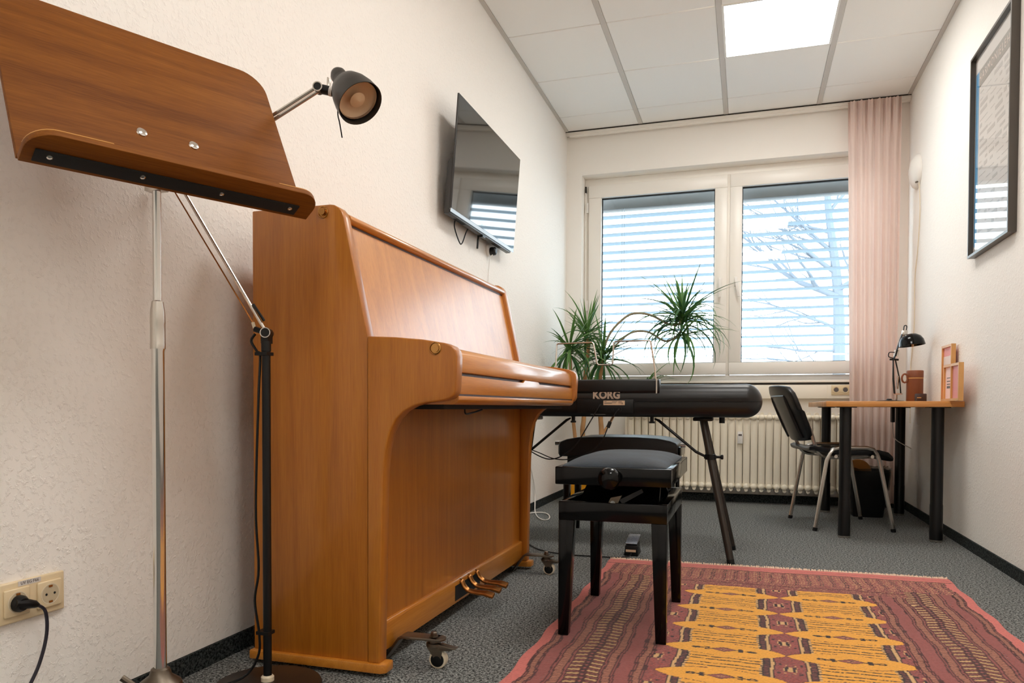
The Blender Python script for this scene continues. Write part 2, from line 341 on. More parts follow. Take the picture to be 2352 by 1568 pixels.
# outside: slatted blind, tree, wall
bl = thing('venetian_blind', (-.14, 6.13, .98), 'blue grey outdoor venetian blind with tilted slats behind window', 'blind')
MB().box(-1.25, .98, 6.09, 6.2, 2.318, 2.45).build('head_box', M['slatbox'], bl, bevel=.004)
nsl = 17; sl = None
for k in range(nsl):
    z = 2.262 - k * (2.262 - 1.112) / (nsl - 1)
    if sl is None:
        prof = [(-.045, .004), (-.022, .006), (0, .0055), (.022, .002), (.045, -.0045)]
        vs = []; fs = []
        for x in (-1.245, .975):
            vs += [(x, p[0], p[1]) for p in prof] + [(x, p[0], p[1] - .0012) for p in prof[::-1]]
        n = 10; fs = [tuple(range(n)), tuple(range(2 * n - 1, n - 1, -1))] + [(i + n, (i + 1) % n + n, (i + 1) % n, i) for i in range(n)]
        sl = MB(Matrix.Translation((0, 6.13, 0))).add(vs, fs).build('slat', M['slat'], bl); o = sl
    else: o = sl.copy(); COL.objects.link(o)
    o.location = (0, 0, z)
for o in bl.children:
    if o.name.startswith('slat'): o.location.z = o.location.z
for x in (-.985, -.965, .72, .735): MB().cyl((x, 6.093, 2.33), (x, 6.093, 1.1), .0016, 5).build('ladder_cord', M['slat'], bl)
for x in (-1.262, .98): MB().box(x, x + .016, 6.031, 6.16, .95, 2.34).build('guide_rail', M['slatbox'], bl)
struct('ground', MB().box(-30, 30, 6.6, 60, -3.1, -3.0), M['bounce_ground'])
tag(MB().box(-4.2, -.62, 15, 15.4, -3, 1.67).build('garden_wall', M['stucco']), 'low pale stucco building corner seen through left pane', 'building')
def tree():
    t = thing('bare_tree', (1.28, 12.0, -3.0), 'leafless grey tree with spreading branches outside right window', 'tree')
    rnd = random.Random(11)
    tr = [(1.28, 12, -3), (1.31, 12, 0), (1.30, 12.0, 1.2), (1.29, 12.05, 2.2), (1.22, 12.0, 2.9), (1.12, 12, 3.7), (1.08, 12, 4.6)]
    MB().tube(smooth(tr, 3), [.12 - .0047 * i for i in range(19)], 8).build('trunk', M['treebark'], t)
    b = MB()
    def grow(p, d, ln, r, lev):
        pts = [Vector(p)]; dd = Vector(d).normalized(); n = 6
        for i in range(n):
            dd = (dd + Vector((rnd.uniform(-.22, .22), rnd.uniform(-.15, .15), rnd.uniform(-.16, .2)))).normalized(); pts.append(pts[-1] + dd * ln / n)
        b.tube(pts, [r * (1 - .75 * i / n) for i in range(n + 1)], 5)
        if lev:
            for i in range(1, n + 1):
                for q in range(2 if lev > 1 else 1):
                    if rnd.random() < .8:
                        e = (dd + Vector((rnd.uniform(-.9, .7), rnd.uniform(-.5, .5), rnd.uniform(-.55, .75)))).normalized(); grow(pts[i], e, ln * rnd.uniform(.4, .65), r * (1 - .7 * i / n) * .55, lev - 1)
    for z, dx, dz, ln, r in ((1.25, -1, .25, 1.5, .02), (1.55, -1, .1, 1.7, .02), (1.85, -1, .25, 1.6, .025), (2.35, -1, .55, 1.8, .055), (2.45, .8, .6, 1.2, .04), (2.7, -1, .8, 1.5, .04), (3.0, -.8, .5, 1.4, .035), (3.3, -1, .35, 1.5, .03), (3.6, .7, .6, 1.2, .03), (4.1, -.6, .7, 1.2, .025)):
        x = 1.30 - max(0, z - 2.2) * .12; grow((x, 12, z), (dx, rnd.uniform(-.3, .3), dz), ln, r, 2)
    o = b.build('branches', M['treebark'], t, angle=80); o['kind'] = 'stuff'
tree()

# ------------------------------------------------------------------ below the window: duct, radiator, curtain
du = thing('cable_duct', (-.14, 5.8, .767), 'long cream cable duct under the window board', 'cable duct')
MB().box(WX0 + .02, WX1 - .0, 5.765, YF, .769, .868).build('duct_body', M['duct'], du, bevel=.004)
for x in (-.62, .16, .55): MB().box(x - .0015, x + .0015, 5.7635, 5.766, .77, .867).build('seam', M['cream'], du)
so = thing('duct_socket', (.635, 5.755, .80), 'small cream double socket on cable duct beside pink curtain', 'socket')
MB().box(.575, .70, 5.757, 5.764, .795, .866).build('plate', M['socketwhite'], so, bevel=.004)
for x in (.607, .667):
    MB().lathe((x, 5.7555, .831), (0, -1, 0), [(.024, -.001), (.024, .003), (.019, .003), (.017, .0005)], 20).build('socket_ring', M['socketwhite'], so)
    MB().cyl((x, 5.7550, .831), (x, 5.7535, .831), .016, 16).build('socket_well', M['ink'], so)
rad = thing('radiator', (-.1, 5.72, .09), 'cream ribbed column radiator on the wall under window', 'radiator')
s = MB(); y0 = 5.68
for yy in (5.685, 5.745):
    pr = [(.0235 * math.cos(a), .0125 * math.sin(a)) for a in [2 * PI * k / 10 for k in range(10)]]
    s.add([(p[0], yy + p[1], z) for z in (.13, .63) for p in pr], [(k, (k + 1) % 10, 10 + (k + 1) % 10, 10 + k) for k in range(10)])
for z in (.128, .632):
    s.lathe((0, 5.658, z), (0, 1, 0), [(.004, -.004), (.016, .0), (.0235, .012), (.0235, .10), (.016, .112), (.004, .116)], 10)
for z, a in ((.105, -1), (.655, 1)): s.tube([(0, 5.665, z), (0, 5.765, z)], [.014, .014], 8)
sec = s.build('section', M['cream'], rad, angle=60)
n = 29; x0, x1 = -.84, .632
for k in range(n):
    o = sec if k == 0 else sec.copy()
    if k: COL.objects.link(o)
    o.location.x = x0 + (x1 - x0) * k / (n - 1)
sec.location.x = x0
for z in (.13, .63): MB().cyl((x0, 5.715, z), (x1, 5.715, z), .018, 10).build('header_pipe', M['cream'], rad)
for x in (-.7, .5): MB().box(x - .012, x + .012, 5.76, YF - .003, .56, .6).build('bracket', M['cream'], rad)
MB().box(x0 - .05, x0 - .02, 5.70, 5.73, .1, .66).build('feed_pipe', M['cream'], rad, bevel=.012)
hc = thing('heat_meter', (-.043, 5.66, .44), 'small white heat meter clipped on radiator ribs', 'heat meter')
MB().box(-.062, -.024, 5.650, 5.672, .44, .528).build('case', M['white'], hc, bevel=.004)
MB().box(-.055, -.031, 5.6485, 5.651, .498, .51).build('display', M['ink'], hc)
cr = thing('curtain_rail', (-.16, 5.79, 2.85), 'long white curtain rail on ceiling along window wall', 'curtain rail')
MB().box(XL + .002, XR - .002, 5.775, 5.815, 2.842, 2.866).build('rail', M['pvc'], cr, bevel=.002)
MB().box(XL + .03, XR - .002, 5.785, 5.805, 2.826, 2.842).build('track', M['pvc'], cr)
MB().box(XL + .002, XR - .002, 5.772, 5.776, 2.861, 2.869).build('gap_shade_strip', M['brownmetal'], cr)  # solid dark strip, its colour stands in for shade between rail and ceiling
cu = thing('curtain', (.82, 5.74, .02), 'long pink gathered curtain hanging beside the window', 'curtain')
rows_ = []; nz, nu = 46, 150
for i in range(nz + 1):
    t = i / nz; z = 2.838 - t * 2.80; r = []
    for j in range(nu + 1):
        u = j / nu; amp = .008 + .014 * min(1, t * 2.5); pl = math.sin(u * 2 * PI * 6.5 + .8 * math.sin(u * 7 + t * 1.2)) * .7 + math.sin(u * 2 * PI * 13 + 1.7 + t * .6) * .35 * (1 - .6 * t) + .25 * math.sin(u * 41 + t * 2)
        x = (.648 + .05 * t) * (1 - u) + (1.0 - .012 * t) * u + .006 * math.cos(u * 2 * PI * 6.5)
        head = .010 * math.sin(u * 2 * PI * 22) * max(0, 1 - t * 9)
        r.append((x, 5.715 + amp * pl + head - .02 * t * 0, z))
    rows_.append(r)
b = MB().grid(rows_); nn_ = len(b.v); b.grid([[(p[0], p[1] + .0015, p[2]) for p in r] for r in rows_])
b.build('cloth', M['pink'], cu, angle=80, recalc=False)
hd = MB()
for k in range(11):
    x = .66 + k * .031; hd.box(x - .003, x + .003, 5.782, 5.79, 2.828, 2.842)
hd.build('gliders', M['white'], cu)

# ------------------------------------------------------------------ right wall: picture, wall lamp
pf = thing('picture_frame', (1.047, 3.9, 1.437), 'tall grey framed harmony chart poster on the right wall', 'picture')
py0, py1, pz0, pz1, bx = 3.6, 4.197, 1.437, 2.405, .012
MB().box(1.03, 1.0635, py0, py0 + bx, pz0, pz1).box(1.03, 1.0635, py1 - bx, py1, pz0, pz1).box(1.03, 1.0635, py0 + bx, py1 - bx, pz0, pz0 + bx).box(1.03, 1.0635, py0 + bx, py1 - bx, pz1 - bx, pz1).build('frame', P('grey_frame_metal', (78, 72, 66), .35, .4), pf)
MB().box(1.0445, 1.0475, py0 + bx, py1 - bx, pz0 + bx, pz1 - bx).build('glass', M['picglass'], pf)
MB().box(1.052, 1.06, py0 + bx, py1 - bx, pz0 + bx, pz1 - bx).build('poster', M['paper'], pf)
X = 1.0515
MB().box(X, X + .0007, py0 + .02, py1 - .075, pz1 - .165, pz1 - .085).build('title_band', M['greyink'], pf)
MB().box(X, X + .0007, py1 - .068, py1 - .022, pz0 + .05, pz1 - .085).build('blue_strip', M['blueink'], pf)
text_mesh('title', 'HARMONIELEHRE', .052, frame_mtx((X - .0004, (py0 + py1) / 2 - .028, pz1 - .125), (0, -1, 0), (0, 0, 1)), M['beige'], pf, spacing=1.32)
st = MB(); rr = random.Random(3)
for k in range(22):
    z = pz1 - .2 - k * .033; y = py1 - .09
    while y > py0 + .05:
        ln = rr.uniform(.03, .12); st.box(X, X + .0005, max(y - ln, py0 + .03), y, z, z + rr.choice((.003, .004, .012, .018))); y -= ln + rr.uniform(.015, .06)
st.build('chart_print', M['paleink'], pf)
wl = thing('wall_lamp', (1.05, 5.5, 2.15), 'oval white wall lamp near the window corner with hanging cord', 'wall lamp')
MB().lathe((1.0635, 5.52, 2.26), (-1, 0, 0), [(.112, 0), (.112, .010), (.10, .028), (.07, .045), (.03, .054), (.0, .056)], 32).build('shade', M['white'], wl)
MB().cyl((1.05, 5.455, 2.178), (1.035, 5.452, 2.172), .006, 8).build('switch_knob', M['darksteel'], wl)
MB().tube(smooth([(1.055, 5.455, 2.18), (1.058, 5.425, 1.99), (1.058, 5.47, 1.75), (1.058, 5.55, 1.55), (1.058, 5.545, 1.27), (1.058, 5.60, 1.08), (1.058, 5.64, .95), (1.058, 5.63, .60)]), .003, 6).build('cord', M['offwhite'], wl)

# ------------------------------------------------------------------ desk and what stands on it
dk = thing('desk', (.75, 4.88, 0), 'honey wood table with four black tube legs by right wall', 'desk')
MB().box(.405, 1.058, 4.305, 5.50, .708, .738).build('tabletop', M['beech'], dk, bevel=.003)
for x, y in ((.51, 4.378), (.955, 4.388), (.512, 5.42), (.962, 5.42)):
    lg = MB().lathe((x, y, 0.012), (0, 0, 1), [(.0, 0), (.0315, 0), (.0315, .18), (.03, .19), (.03, .692), (.0, .692)], 24).build('leg', M['blackmetal'], dk, angle=50)
    MB().lathe((x, y, 0), (0, 0, 1), [(.030, 0), (.031, .004), (.031, .012)], 20).build('foot', M['steel'], lg)
    MB().box(x - .05, x + .05, y - .05, y + .05, .7035, .7085).build('mounting_plate', M['blackmetal'], lg)
ad = thing('power_adapter', (.925, 5.36, .60), 'black power adapter with cable fixed under the table', 'adapter')
MB().box(.895, .915, 5.33, 5.385, .610, .7075).build('case', M['black'], ad, bevel=.004)
MB().tube(smooth([(.905, 5.36, .612), (.908, 5.36, .57), (.925, 5.37, .50), (1.02, 5.38, .44)]), .003, 6).build('cable', M['white'], ad)
T0 = .738
dl = thing('desk_lamp', (.845, 5.12, T0), 'black jointed desk lamp with dome shade on table', 'desk lamp')
MB().lathe((.845, 5.12, T0), (0, 0, 1), [(.085, 0), (.085, .006), (.08, .010), (.02, .014), (.012, .022), (0, .022)], 32).build('base', M['gloss'], dl)
lp = lambda x, z, y=5.1: (x, y, z)
MB().cyl(lp(.882, .75), lp(.882, .79), .005, 8).box(.862, .912, 5.09, 5.11, .785, .793).build('swivel', M['chrome'], dl)
for x0, x1, dy in ((.87, .858, -.01), (.87, .862, .01), (.905, .872, 0)):
    MB().tube([lp(x0, .79, 5.1 + dy), lp(x0 - .008, .88, 5.1 + dy), lp(x1, 1.0, 5.1 + dy)], .004, 6).build('lower_arm', M['blackmetal'], dl)
for dy in (-.01, .01): MB().tube([lp(.862, 1.0, 5.1 + dy), lp(.885, 1.08, 5.1 + dy), lp(.912, 1.17, 5.1 + dy)], .004, 6).build('upper_arm', M['blackmetal'], dl)
for x, z0, z1 in ((.884, .82, .90), (.868, 1.02, 1.06), (.882, 1.02, 1.06)): MB().cyl(lp(x, z0), lp(x + .006, z1), .007, 8).build('spring', M['steel'], dl)
MB().cyl(lp(.84, 1.003), lp(.89, 1.0), .006, 8).build('elbow', M['blackmetal'], dl)
MB().tube(smooth([lp(.86, 1.01), lp(.835, 1.02), lp(.838, 1.045), lp(.865, 1.045)]), .003, 6).tube(smooth([lp(.915, 1.17), lp(.918, 1.205), lp(.932, 1.205), lp(.928, 1.165)]), .003, 6).build('cable_loop', M['black'], dl)
MB().box(.905, .935, 5.085, 5.115, 1.145, 1.18).build('head_joint', M['steel'], dl, bevel=.004)
sh = MB().lathe((.95, 5.08, 1.155), (.12, -.05, -1), [(.002, -.002), (.03, .002), (.055, .018), (.068, .04), (.074, .072), (.0725, .072), (.066, .042), (.053, .021), (.0, .008)], 32, caps=False).build('shade', M['gloss'], dl)
MB().cyl((.956, 5.076, 1.14), (.962, 5.072, 1.075), .007, 10).build('bulb', M['bulb'], sh)
lc = thing('leather_case', (.972, 5.05, T0), 'tall brown leather cylinder case with ring handle on table', 'leather case')
MB().lathe((.972, 5.05, T0), (0, 0, 1), [(.044, 0), (.046, .004), (.046, .142), (.044, .144), (.044, .148), (.047, .150), (.047, .188), (.045, .192), (0, .192)], 28).build('body', M['leatherbrown'], lc)
MB().lathe((.972, 5.05, T0 + .1425), (0, 0, 1), [(.0465, 0), (.0468, .003), (.0465, .006)], 28, caps=False).build('piping', M['pine'], lc)
MB().tube([(.925 - .012 + .016 * math.cos(a), 5.03, T0 + .145 + .026 * math.sin(a)) for a in [k * PI / 8 for k in range(16)]], .0055, 8, closed=True).build('ring_handle', M['leatherbrown'], lc)
sb = thing('small_box', (.978, 4.93, T0), 'small dark brown leather box in front of leather case', 'box')
MB().box(.952, 1.008, 4.90, 4.95, T0, T0 + .05).build('body', M['darkbrown'], sb, bevel=.005)
MB().box(.956, .978, 4.8985, 4.9, T0 + .023, T0 + .028).build('clasp', M['pine'], sb)
def photo_frame(name, label, x0, x1, y0, y1, h, panes):
    t = thing(name, ((x0 + x1) / 2, (y0 + y1) / 2, T0), label, 'picture frame'); b = .013; z0, z1 = T0 + .001, T0 + h; f = MB()
    f.box(x0, x1, y0, y0 + b, z0, z1).box(x0, x1, y1 - b, y1, z0, z1).box(x0, x1, y0 + b, y1 - b, z0, z0 + b).box(x0, x1, y0 + b, y1 - b, z1 - b, z1)
    if panes == 2: f.box(x0, x1, (y0 + y1) / 2 - b / 2, (y0 + y1) / 2 + b / 2, z0 + b, z1 - b)
    f.build('frame', M['pine'], t); xb = x0 + .009
    MB().box(xb, x1 - .001, y0 + b, y1 - b, z0 + b, z1 - b).build('backing', M['palepink'] if panes == 2 else M['pinkpaper'], t)
    X = xb - .0008
    if panes == 1:
        MB().box(X, xb, y0 + b, y1 - b, z1 - .105, z1 - .06).build('white_print', M['beige'], t)
        MB().prism([(y1 - b, z0 + b), (y1 - b, z1 - .12), (y1 - .045, z1 - .12), (y1 - .05, z0 + .12), (y1 - .06, z0 + .03), (y0 + b, z0 + .03), (y0 + b, z0 + b)], 'yz', X, xb).build('red_print', M['redink'], t)
    else:
        m = (y0 + y1) / 2
        MB().box(X, xb, y0 + b, m - b / 2, z0 + b, z1 - b).build('pink_print', M['pinkpaper'], t)
        l = MB()
        for k, (a, c) in enumerate(((.118, .004), (.10, .005), (.085, .005), (.066, .012))): l.box(X - .0002, xb, m + .04, y1 - .045, z0 + a, z0 + a + c)
        l.build('text_lines', M['ink'], t)
photo_frame('photo_frame', 'tall narrow wooden frame with pink and red print on table', 1.028, 1.05, 4.458, 4.665, .306, 1)
photo_frame('photo_frame', 'low wooden double frame with pale pink prints on table', .99, 1.012, 4.145, 4.45, .19, 2)

# ------------------------------------------------------------------ chair at the desk
def chair():
    t = thing('visitor_chair', (.535, 4.845, 0), 'black visitor chair with silver tube legs pushed under the table', 'chair')
    m = Matrix.Translation((.535, 4.845, 0)) @ Matrix.Rotation(math.radians(12.5), 4, 'Z')
    for s in (-1, 1):
        y = .232 * s
        pts = [(-.215, y * 1.06, .012), (-.15, y, .40)] + [(-.135 + .0, y, .44), (-.115, y, .466), (-.08, y, .475), (.07, y, .475), (.105, y, .466), (.125, y, .44)] + [(.14, y, .40), (.215, y * 1.06, .012)]
        lg = MB(m).tube(pts, .0115, 10, flat=1.0).build('leg', M['steel'], t)
        MB(m).cyl((-.2165, y * 1.061, .0), (-.213, y * 1.058, .02), .0135, 10).cyl((.2165, y * 1.061, .0), (.213, y * 1.058, .02), .0135, 10).build('foot_cap', M['black'], lg)
        y2 = .175 * s
        MB(m).tube(smooth([(-.245, y2, .62), (-.215, y2, .54), (-.20, y2, .49), (-.17, y2, .44), (-.12, y2, .418), (.0, y2, .418), (.16, y2, .425)], 5), .0105, 8).build('back_support', M['steel'], t)
    for x in (-.10, .10): MB(m).cyl((x, -.235, .425), (x, .235, .425), .010, 8).build('crossbar', M['steel'], t)
    rws = []
    ns = 20
    prof = [(-.235, .47), (-.21, .478), (-.15, .465), (-.05, .453), (.06, .456), (.14, .456), (.20, .442), (.232, .418), (.24, .405)]
    top = MB(m)
    def outline(x):  # half width of the seat along its depth
        return .225 - .05 * max(0, (x - .12) / .12) ** 2 - .03 * max(0, (-.15 - x) / .085) ** 2
    vs_t = []; vs_b = []
    for x, z in prof:
        w = outline(x); vs_t.append([(x, w * math.sin(a), z + .012 * (abs(math.sin(a))) ** 4 - .004) for a in [(-.5 + k / 16) * PI for k in range(17)]])
        th_ = .008 + .028 * max(0, 1 - (x / .243) ** 4) ** .5
        vs_b.append([(x, w * .97 * math.sin(a), z - th_ * (1 - .5 * abs(math.sin(a)) ** 6)) for a in [(-.5 + k / 16) * PI for k in range(17)]])
    nr, nc = len(prof), 17; vs = [p for r in vs_t for p in r] + [p for r in vs_b for p in r]; n0 = nr * nc; fs = []
    for i in range(nr - 1):
        for j in range(nc - 1):
            a = i * nc + j; fs += [(a, a + 1, a + nc + 1, a + nc), (n0 + a, n0 + a + nc, n0 + a + nc + 1, n0 + a + 1)]
    for i in range(nr - 1):
        a = i * nc; fs.append((a, a + nc, n0 + a + nc, n0 + a)); a += nc - 1; fs.append((a, n0 + a, n0 + a + nc, a + nc))
    for j in range(nc - 1):
        fs.append((j, n0 + j, n0 + j + 1, j + 1)); a = (nr - 1) * nc + j; fs.append((a, a + 1, n0 + a + 1, n0 + a))
    top.add(vs, fs).build('seat', M['leather'], t, bevel=.006, angle=70)
    # curved backrest shell
    bk = MB(m); nv, nu = 10, 12; F_, B_ = [], []
    for i in range(nv + 1):
        tt = i / nv; z = .505 + .33 * tt; x = -.222 - .125 * tt; w = .19 + .045 * math.sin(min(1, tt * 1.3) * PI / 2) - .05 * max(0, (tt - .85) / .15) ** 2 - .03 * max(0, (.12 - tt) / .12)
        F_.append([(x - .035 * (1 - (2 * j / nu - 1) ** 2) + .02 - .012 * tt, w * (2 * j / nu - 1), z - .012 * abs(2 * j / nu - 1) ** 3 * (1 if tt > .5 else -1)) for j in range(nu + 1)])
        B_.append([(p[0] - .032, p[1], p[2]) for p in F_[-1]])
    nr, nc = nv + 1, nu + 1; vs = [p for r in F_ for p in r] + [p for r in B_ for p in r]; n0 = nr * nc; fs = []
    for i in range(nr - 1):
        for j in range(nc - 1): a = i * nc + j; fs += [(a, a + 1, a + nc + 1, a + nc), (n0 + a, n0 + a + nc, n0 + a + nc + 1, n0 + a + 1)]
        a = i * nc; fs.append((a, a + nc, n0 + a + nc, n0 + a)); a += nc - 1; fs.append((a, n0 + a, n0 + a + nc, a + nc))
    for j in range(nc - 1): fs.append((j, n0 + j, n0 + j + 1, j + 1)); a = (nr - 1) * nc + j; fs.append((a, a + 1, n0 + a + 1, n0 + a))
    bo = bk.add(vs, fs).build('backrest', M['satin'], t, bevel=.01, seg=3, angle=70)
    def bx_(tt, y):
        w = .19 + .045 * math.sin(min(1, tt * 1.3) * PI / 2); q = y / w
        return (-.222 - .125 * tt - .035 * (1 - q * q) + .02 - .012 * tt - .032, y, .505 + .33 * tt)
    for y in (-.14, .14): MB(m).tube([bx_(t_, y) for t_ in (.06, .25, .5, .72, .8)], [.008, .011, .011, .010, .006], 8).build('rib', M['satin'], bo)
    MB(m).tube([bx_(.8, y) for y in (-.14, -.07, 0, .07, .14)], .007, 8).build('rib', M['satin'], bo)
chair()

# ------------------------------------------------------------------ bin
bn = thing('waste_bin', (.755, 5.33, 0), 'black waste bin with clear bag behind the visitor chair', 'bin')
def taper(mb, cx, cy, z0, z1, a0, a1, r=.03, th=.004, inner=True):
    def ring(a, z, rr): return [(cx + x, cy + y, z) for x, y in ([(a - rr + rr * math.cos(q), a - rr + rr * math.sin(q)) for q in (0, .52, 1.05, 1.57)] + [(-a + rr - rr * math.sin(q), a - rr + rr * math.cos(q)) for q in (0, .52, 1.05, 1.57)] + [(-a + rr - rr * math.cos(q), -a + rr - rr * math.sin(q)) for q in (0, .52, 1.05, 1.57)] + [(a - rr + rr * math.sin(q), -a + rr - rr * math.cos(q)) for q in (0, .52, 1.05, 1.57)])]
    R = [ring(a0, z0, r), ring(a1, z1, r)] + ([ring(a1 - th, z1, r - th / 2), ring(a0 - th, z0 + th, r - th / 2)] if inner else [])
    vs = [p for q in R for p in q]; n = 16; fs = [(i * n + k, i * n + (k + 1) % n, (i + 1) * n + (k + 1) % n, (i + 1) * n + k) for i in range(len(R) - 1) for k in range(n)]
    if inner: fs += [tuple(range(n - 1, -1, -1)), tuple(range((len(R) - 1) * n, len(R) * n))]
    return mb.add(vs, fs)
taper(MB(), .755, 5.33, 0, .30, .09, .125).build('bin_body', M['black'], bn)
b = MB(); n = 40
rg = []
for i, (z, a, w) in enumerate(((.175, .118, .006), (.21, .124, .004), (.26, .131, .003), (.302, .134, .003), (.318, .137, .008), (.29, .119, .004))):
    rr_ = random.Random(i); rg.append([(.755 + (a + rr_.uniform(-w, w)) * (abs(math.cos(q)) ** .4) * (1 if math.cos(q) > 0 else -1), 5.33 + (a + rr_.uniform(-w, w)) * (abs(math.sin(q)) ** .4) * (1 if math.sin(q) > 0 else -1), z + rr_.uniform(-w, w)) for q in [2 * PI * k / n for k in range(n)]])
vs = [p for r in rg for p in r]; b.add(vs, [(i * n + k, i * n + (k + 1) % n, (i + 1) * n + (k + 1) % n, (i + 1) * n + k) for i in range(len(rg) - 1) for k in range(n)]).build('bin_bag', M['film'], bn, angle=80)
cd = thing('cardboard_disc', (.72, 5.33, .27), 'round brown cardboard disc sticking out of the waste bin', 'waste')
MB().lathe((.70, 5.325, .285), (.1, -1, .12), [(0, -.004), (.078, -.004), (.082, 0), (.078, .004), (0, .004)], 32).build('disc', M['cardboard'], cd)

# ------------------------------------------------------------------ upright piano
PY0, PY1 = 1.72, 3.10
pn = thing('upright_piano', (-1.08, 2.41, .012), 'honey oak upright piano against the left wall', 'piano')
side = [(-1.280, .036), (-.932, .036), (-.932, .881)] + [(-1.0005, 1.190), (-1.006, 1.205), (-1.016, 1.217), (-1.030, 1.225), (-1.042, 1.227)] + [(-1.280, 1.227)]
arm = [(-.931, .036), (-.897, .036), (-.889, .46), (-.887, .53), (-.880, .59), (-.868, .635), (-.850, .668), (-.828, .689), (-.800, .703), (-.765, .711), (-.720, .716), (-.703, .721), (-.692, .729), (-.687, .742),
       (-.684, .80), (-.683, .825), (-.687, .840), (-.697, .851), (-.717, .859), (-.775, .869), (-.854, .877), (-.931, .881)]
def side_set(a, b, inner):
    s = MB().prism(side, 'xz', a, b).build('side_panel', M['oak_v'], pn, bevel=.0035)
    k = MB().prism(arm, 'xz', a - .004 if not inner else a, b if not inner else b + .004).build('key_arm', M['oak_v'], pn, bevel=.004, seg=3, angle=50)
    p0, p1 = (a - .012, b + .002) if not inner else (a - .002, b + .012)
    MB().prism([(-1.288, p0), (-.893, p0), (-.878, p0 + .012), (-.878, p1), (-1.288, p1)], 'xy', .012, .037).build('foot_block', M['oak_y'], pn, bevel=.004)
    return s, k
T_ = .037
s1, k1 = side_set(PY0, PY0 + T_, False); side_set(PY1 - T_, PY1, True)
i0, i1 = PY0 + T_ + .0005, PY1 - T_ - .0005
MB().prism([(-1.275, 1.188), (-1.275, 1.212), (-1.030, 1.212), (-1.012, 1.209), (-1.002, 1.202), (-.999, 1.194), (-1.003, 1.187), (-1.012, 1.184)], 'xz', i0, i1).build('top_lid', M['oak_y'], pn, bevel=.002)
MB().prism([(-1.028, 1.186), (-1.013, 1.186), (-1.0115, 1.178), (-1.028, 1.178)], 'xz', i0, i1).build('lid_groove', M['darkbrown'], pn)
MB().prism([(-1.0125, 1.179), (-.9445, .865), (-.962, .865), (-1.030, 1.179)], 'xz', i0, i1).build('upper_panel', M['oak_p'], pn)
MB().prism([(-.946, .872), (-.90, .868), (-.80, .862), (-.745, .856), (-.722, .849), (-.708, .838), (-.702, .822), (-.701, .789), (-.715, .789), (-.715, .80), (-.90, .83), (-.946, .84)], 'xz', i0 + .001, i1 - .001).build('fallboard', M['oak_y'], pn, bevel=.002, angle=50)
MB().box(-.72, -.712, i0, i1, .77, .80).build('fallboard_gap', M['darkbrown'], pn)
MB().prism([(i0, .733), (i0, .780), (2.345, .780), (2.362, .788), (2.528, .788), (2.545, .780), (i1, .780), (i1, .733)], 'yz', -.716, -.699).build('key_slip', M['oak_y'], pn, bevel=.0015)
MB().box(-.722, -.700, i0, i1, .728, .733).build('slip_groove', M['darkbrown'], pn)
MB().prism([(-.93, .706), (-.71, .706), (-.700, .711), (-.695, .718), (-.695, .728), (-.93, .728)], 'xz', i0, i1).build('key_bed', M['oak_y'], pn, bevel=.0015)
MB().box(-.925, -.74, i0 + .01, i1 - .01, .694, .706).build('key_bed_underside', M['matte'], pn)
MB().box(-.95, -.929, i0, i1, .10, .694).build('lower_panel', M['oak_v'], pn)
MB().prism([(-.95, .046), (-.918, .046), (-.917, .118), (-.921, .124), (-.95, .124)], 'xz', i0, i1).build('bottom_rail', M['oak_y'], pn, bevel=.0015)
MB().box(-1.27, -1.25, i0, i1, .05, 1.185).build('back_board', M['oak_v'], pn)
MB().box(-1.25, -.955, i0 + .01, i1 - .01, .036, .06).build('bottom_board', M['oak_y'], pn)
MB().tube(smooth([(-.78, 2.02, .694), (-.78, 2.03, .68), (-.775, 2.08, .684), (-.77, 2.14, .692)]), .0025, 6).build('loose_wire', M['black'], pn)
for par, x, z, yy in ((s1, -1.061, 1.208, PY0), (k1, -.741, .846, PY0 - .004)):
    lk = MB().lathe((x, yy, z), (0, -1, 0), [(.0155, -.001), (.0155, .002), (.0135, .0028), (.0125, .0012), (.0125, .0006), (.0095, .0006), (.0095, .009 if x < -1 else .003), (0, .009 if x < -1 else .003)], 24).build('lock', M['brass'], par, angle=30)
    dpt = .0093 if x < -1 else .0033
MB().box(-.918, -.9165, 2.29, 2.53, .055, .105).build('pedal_slot', M['matte'], pn)
for y in (2.335, 2.41, 2.485):
    MB().tube(smooth([(-.93, y, .118), (-.912, y, .114), (-.902, y, .096), (-.885, y, .083), (-.86, y, .079), (-.83, y, .078), (-.808, y, .074), (-.796, y, .071)], 4),
              [.006] * 4 + [.009] * 4 + [.0095] * 5 + [.010] * 4 + [.011] * 4 + [.013] * 4 + [.013] * 3 + [.006], 10, flat=.62).build('pedal', M['copper'], pn, angle=60)

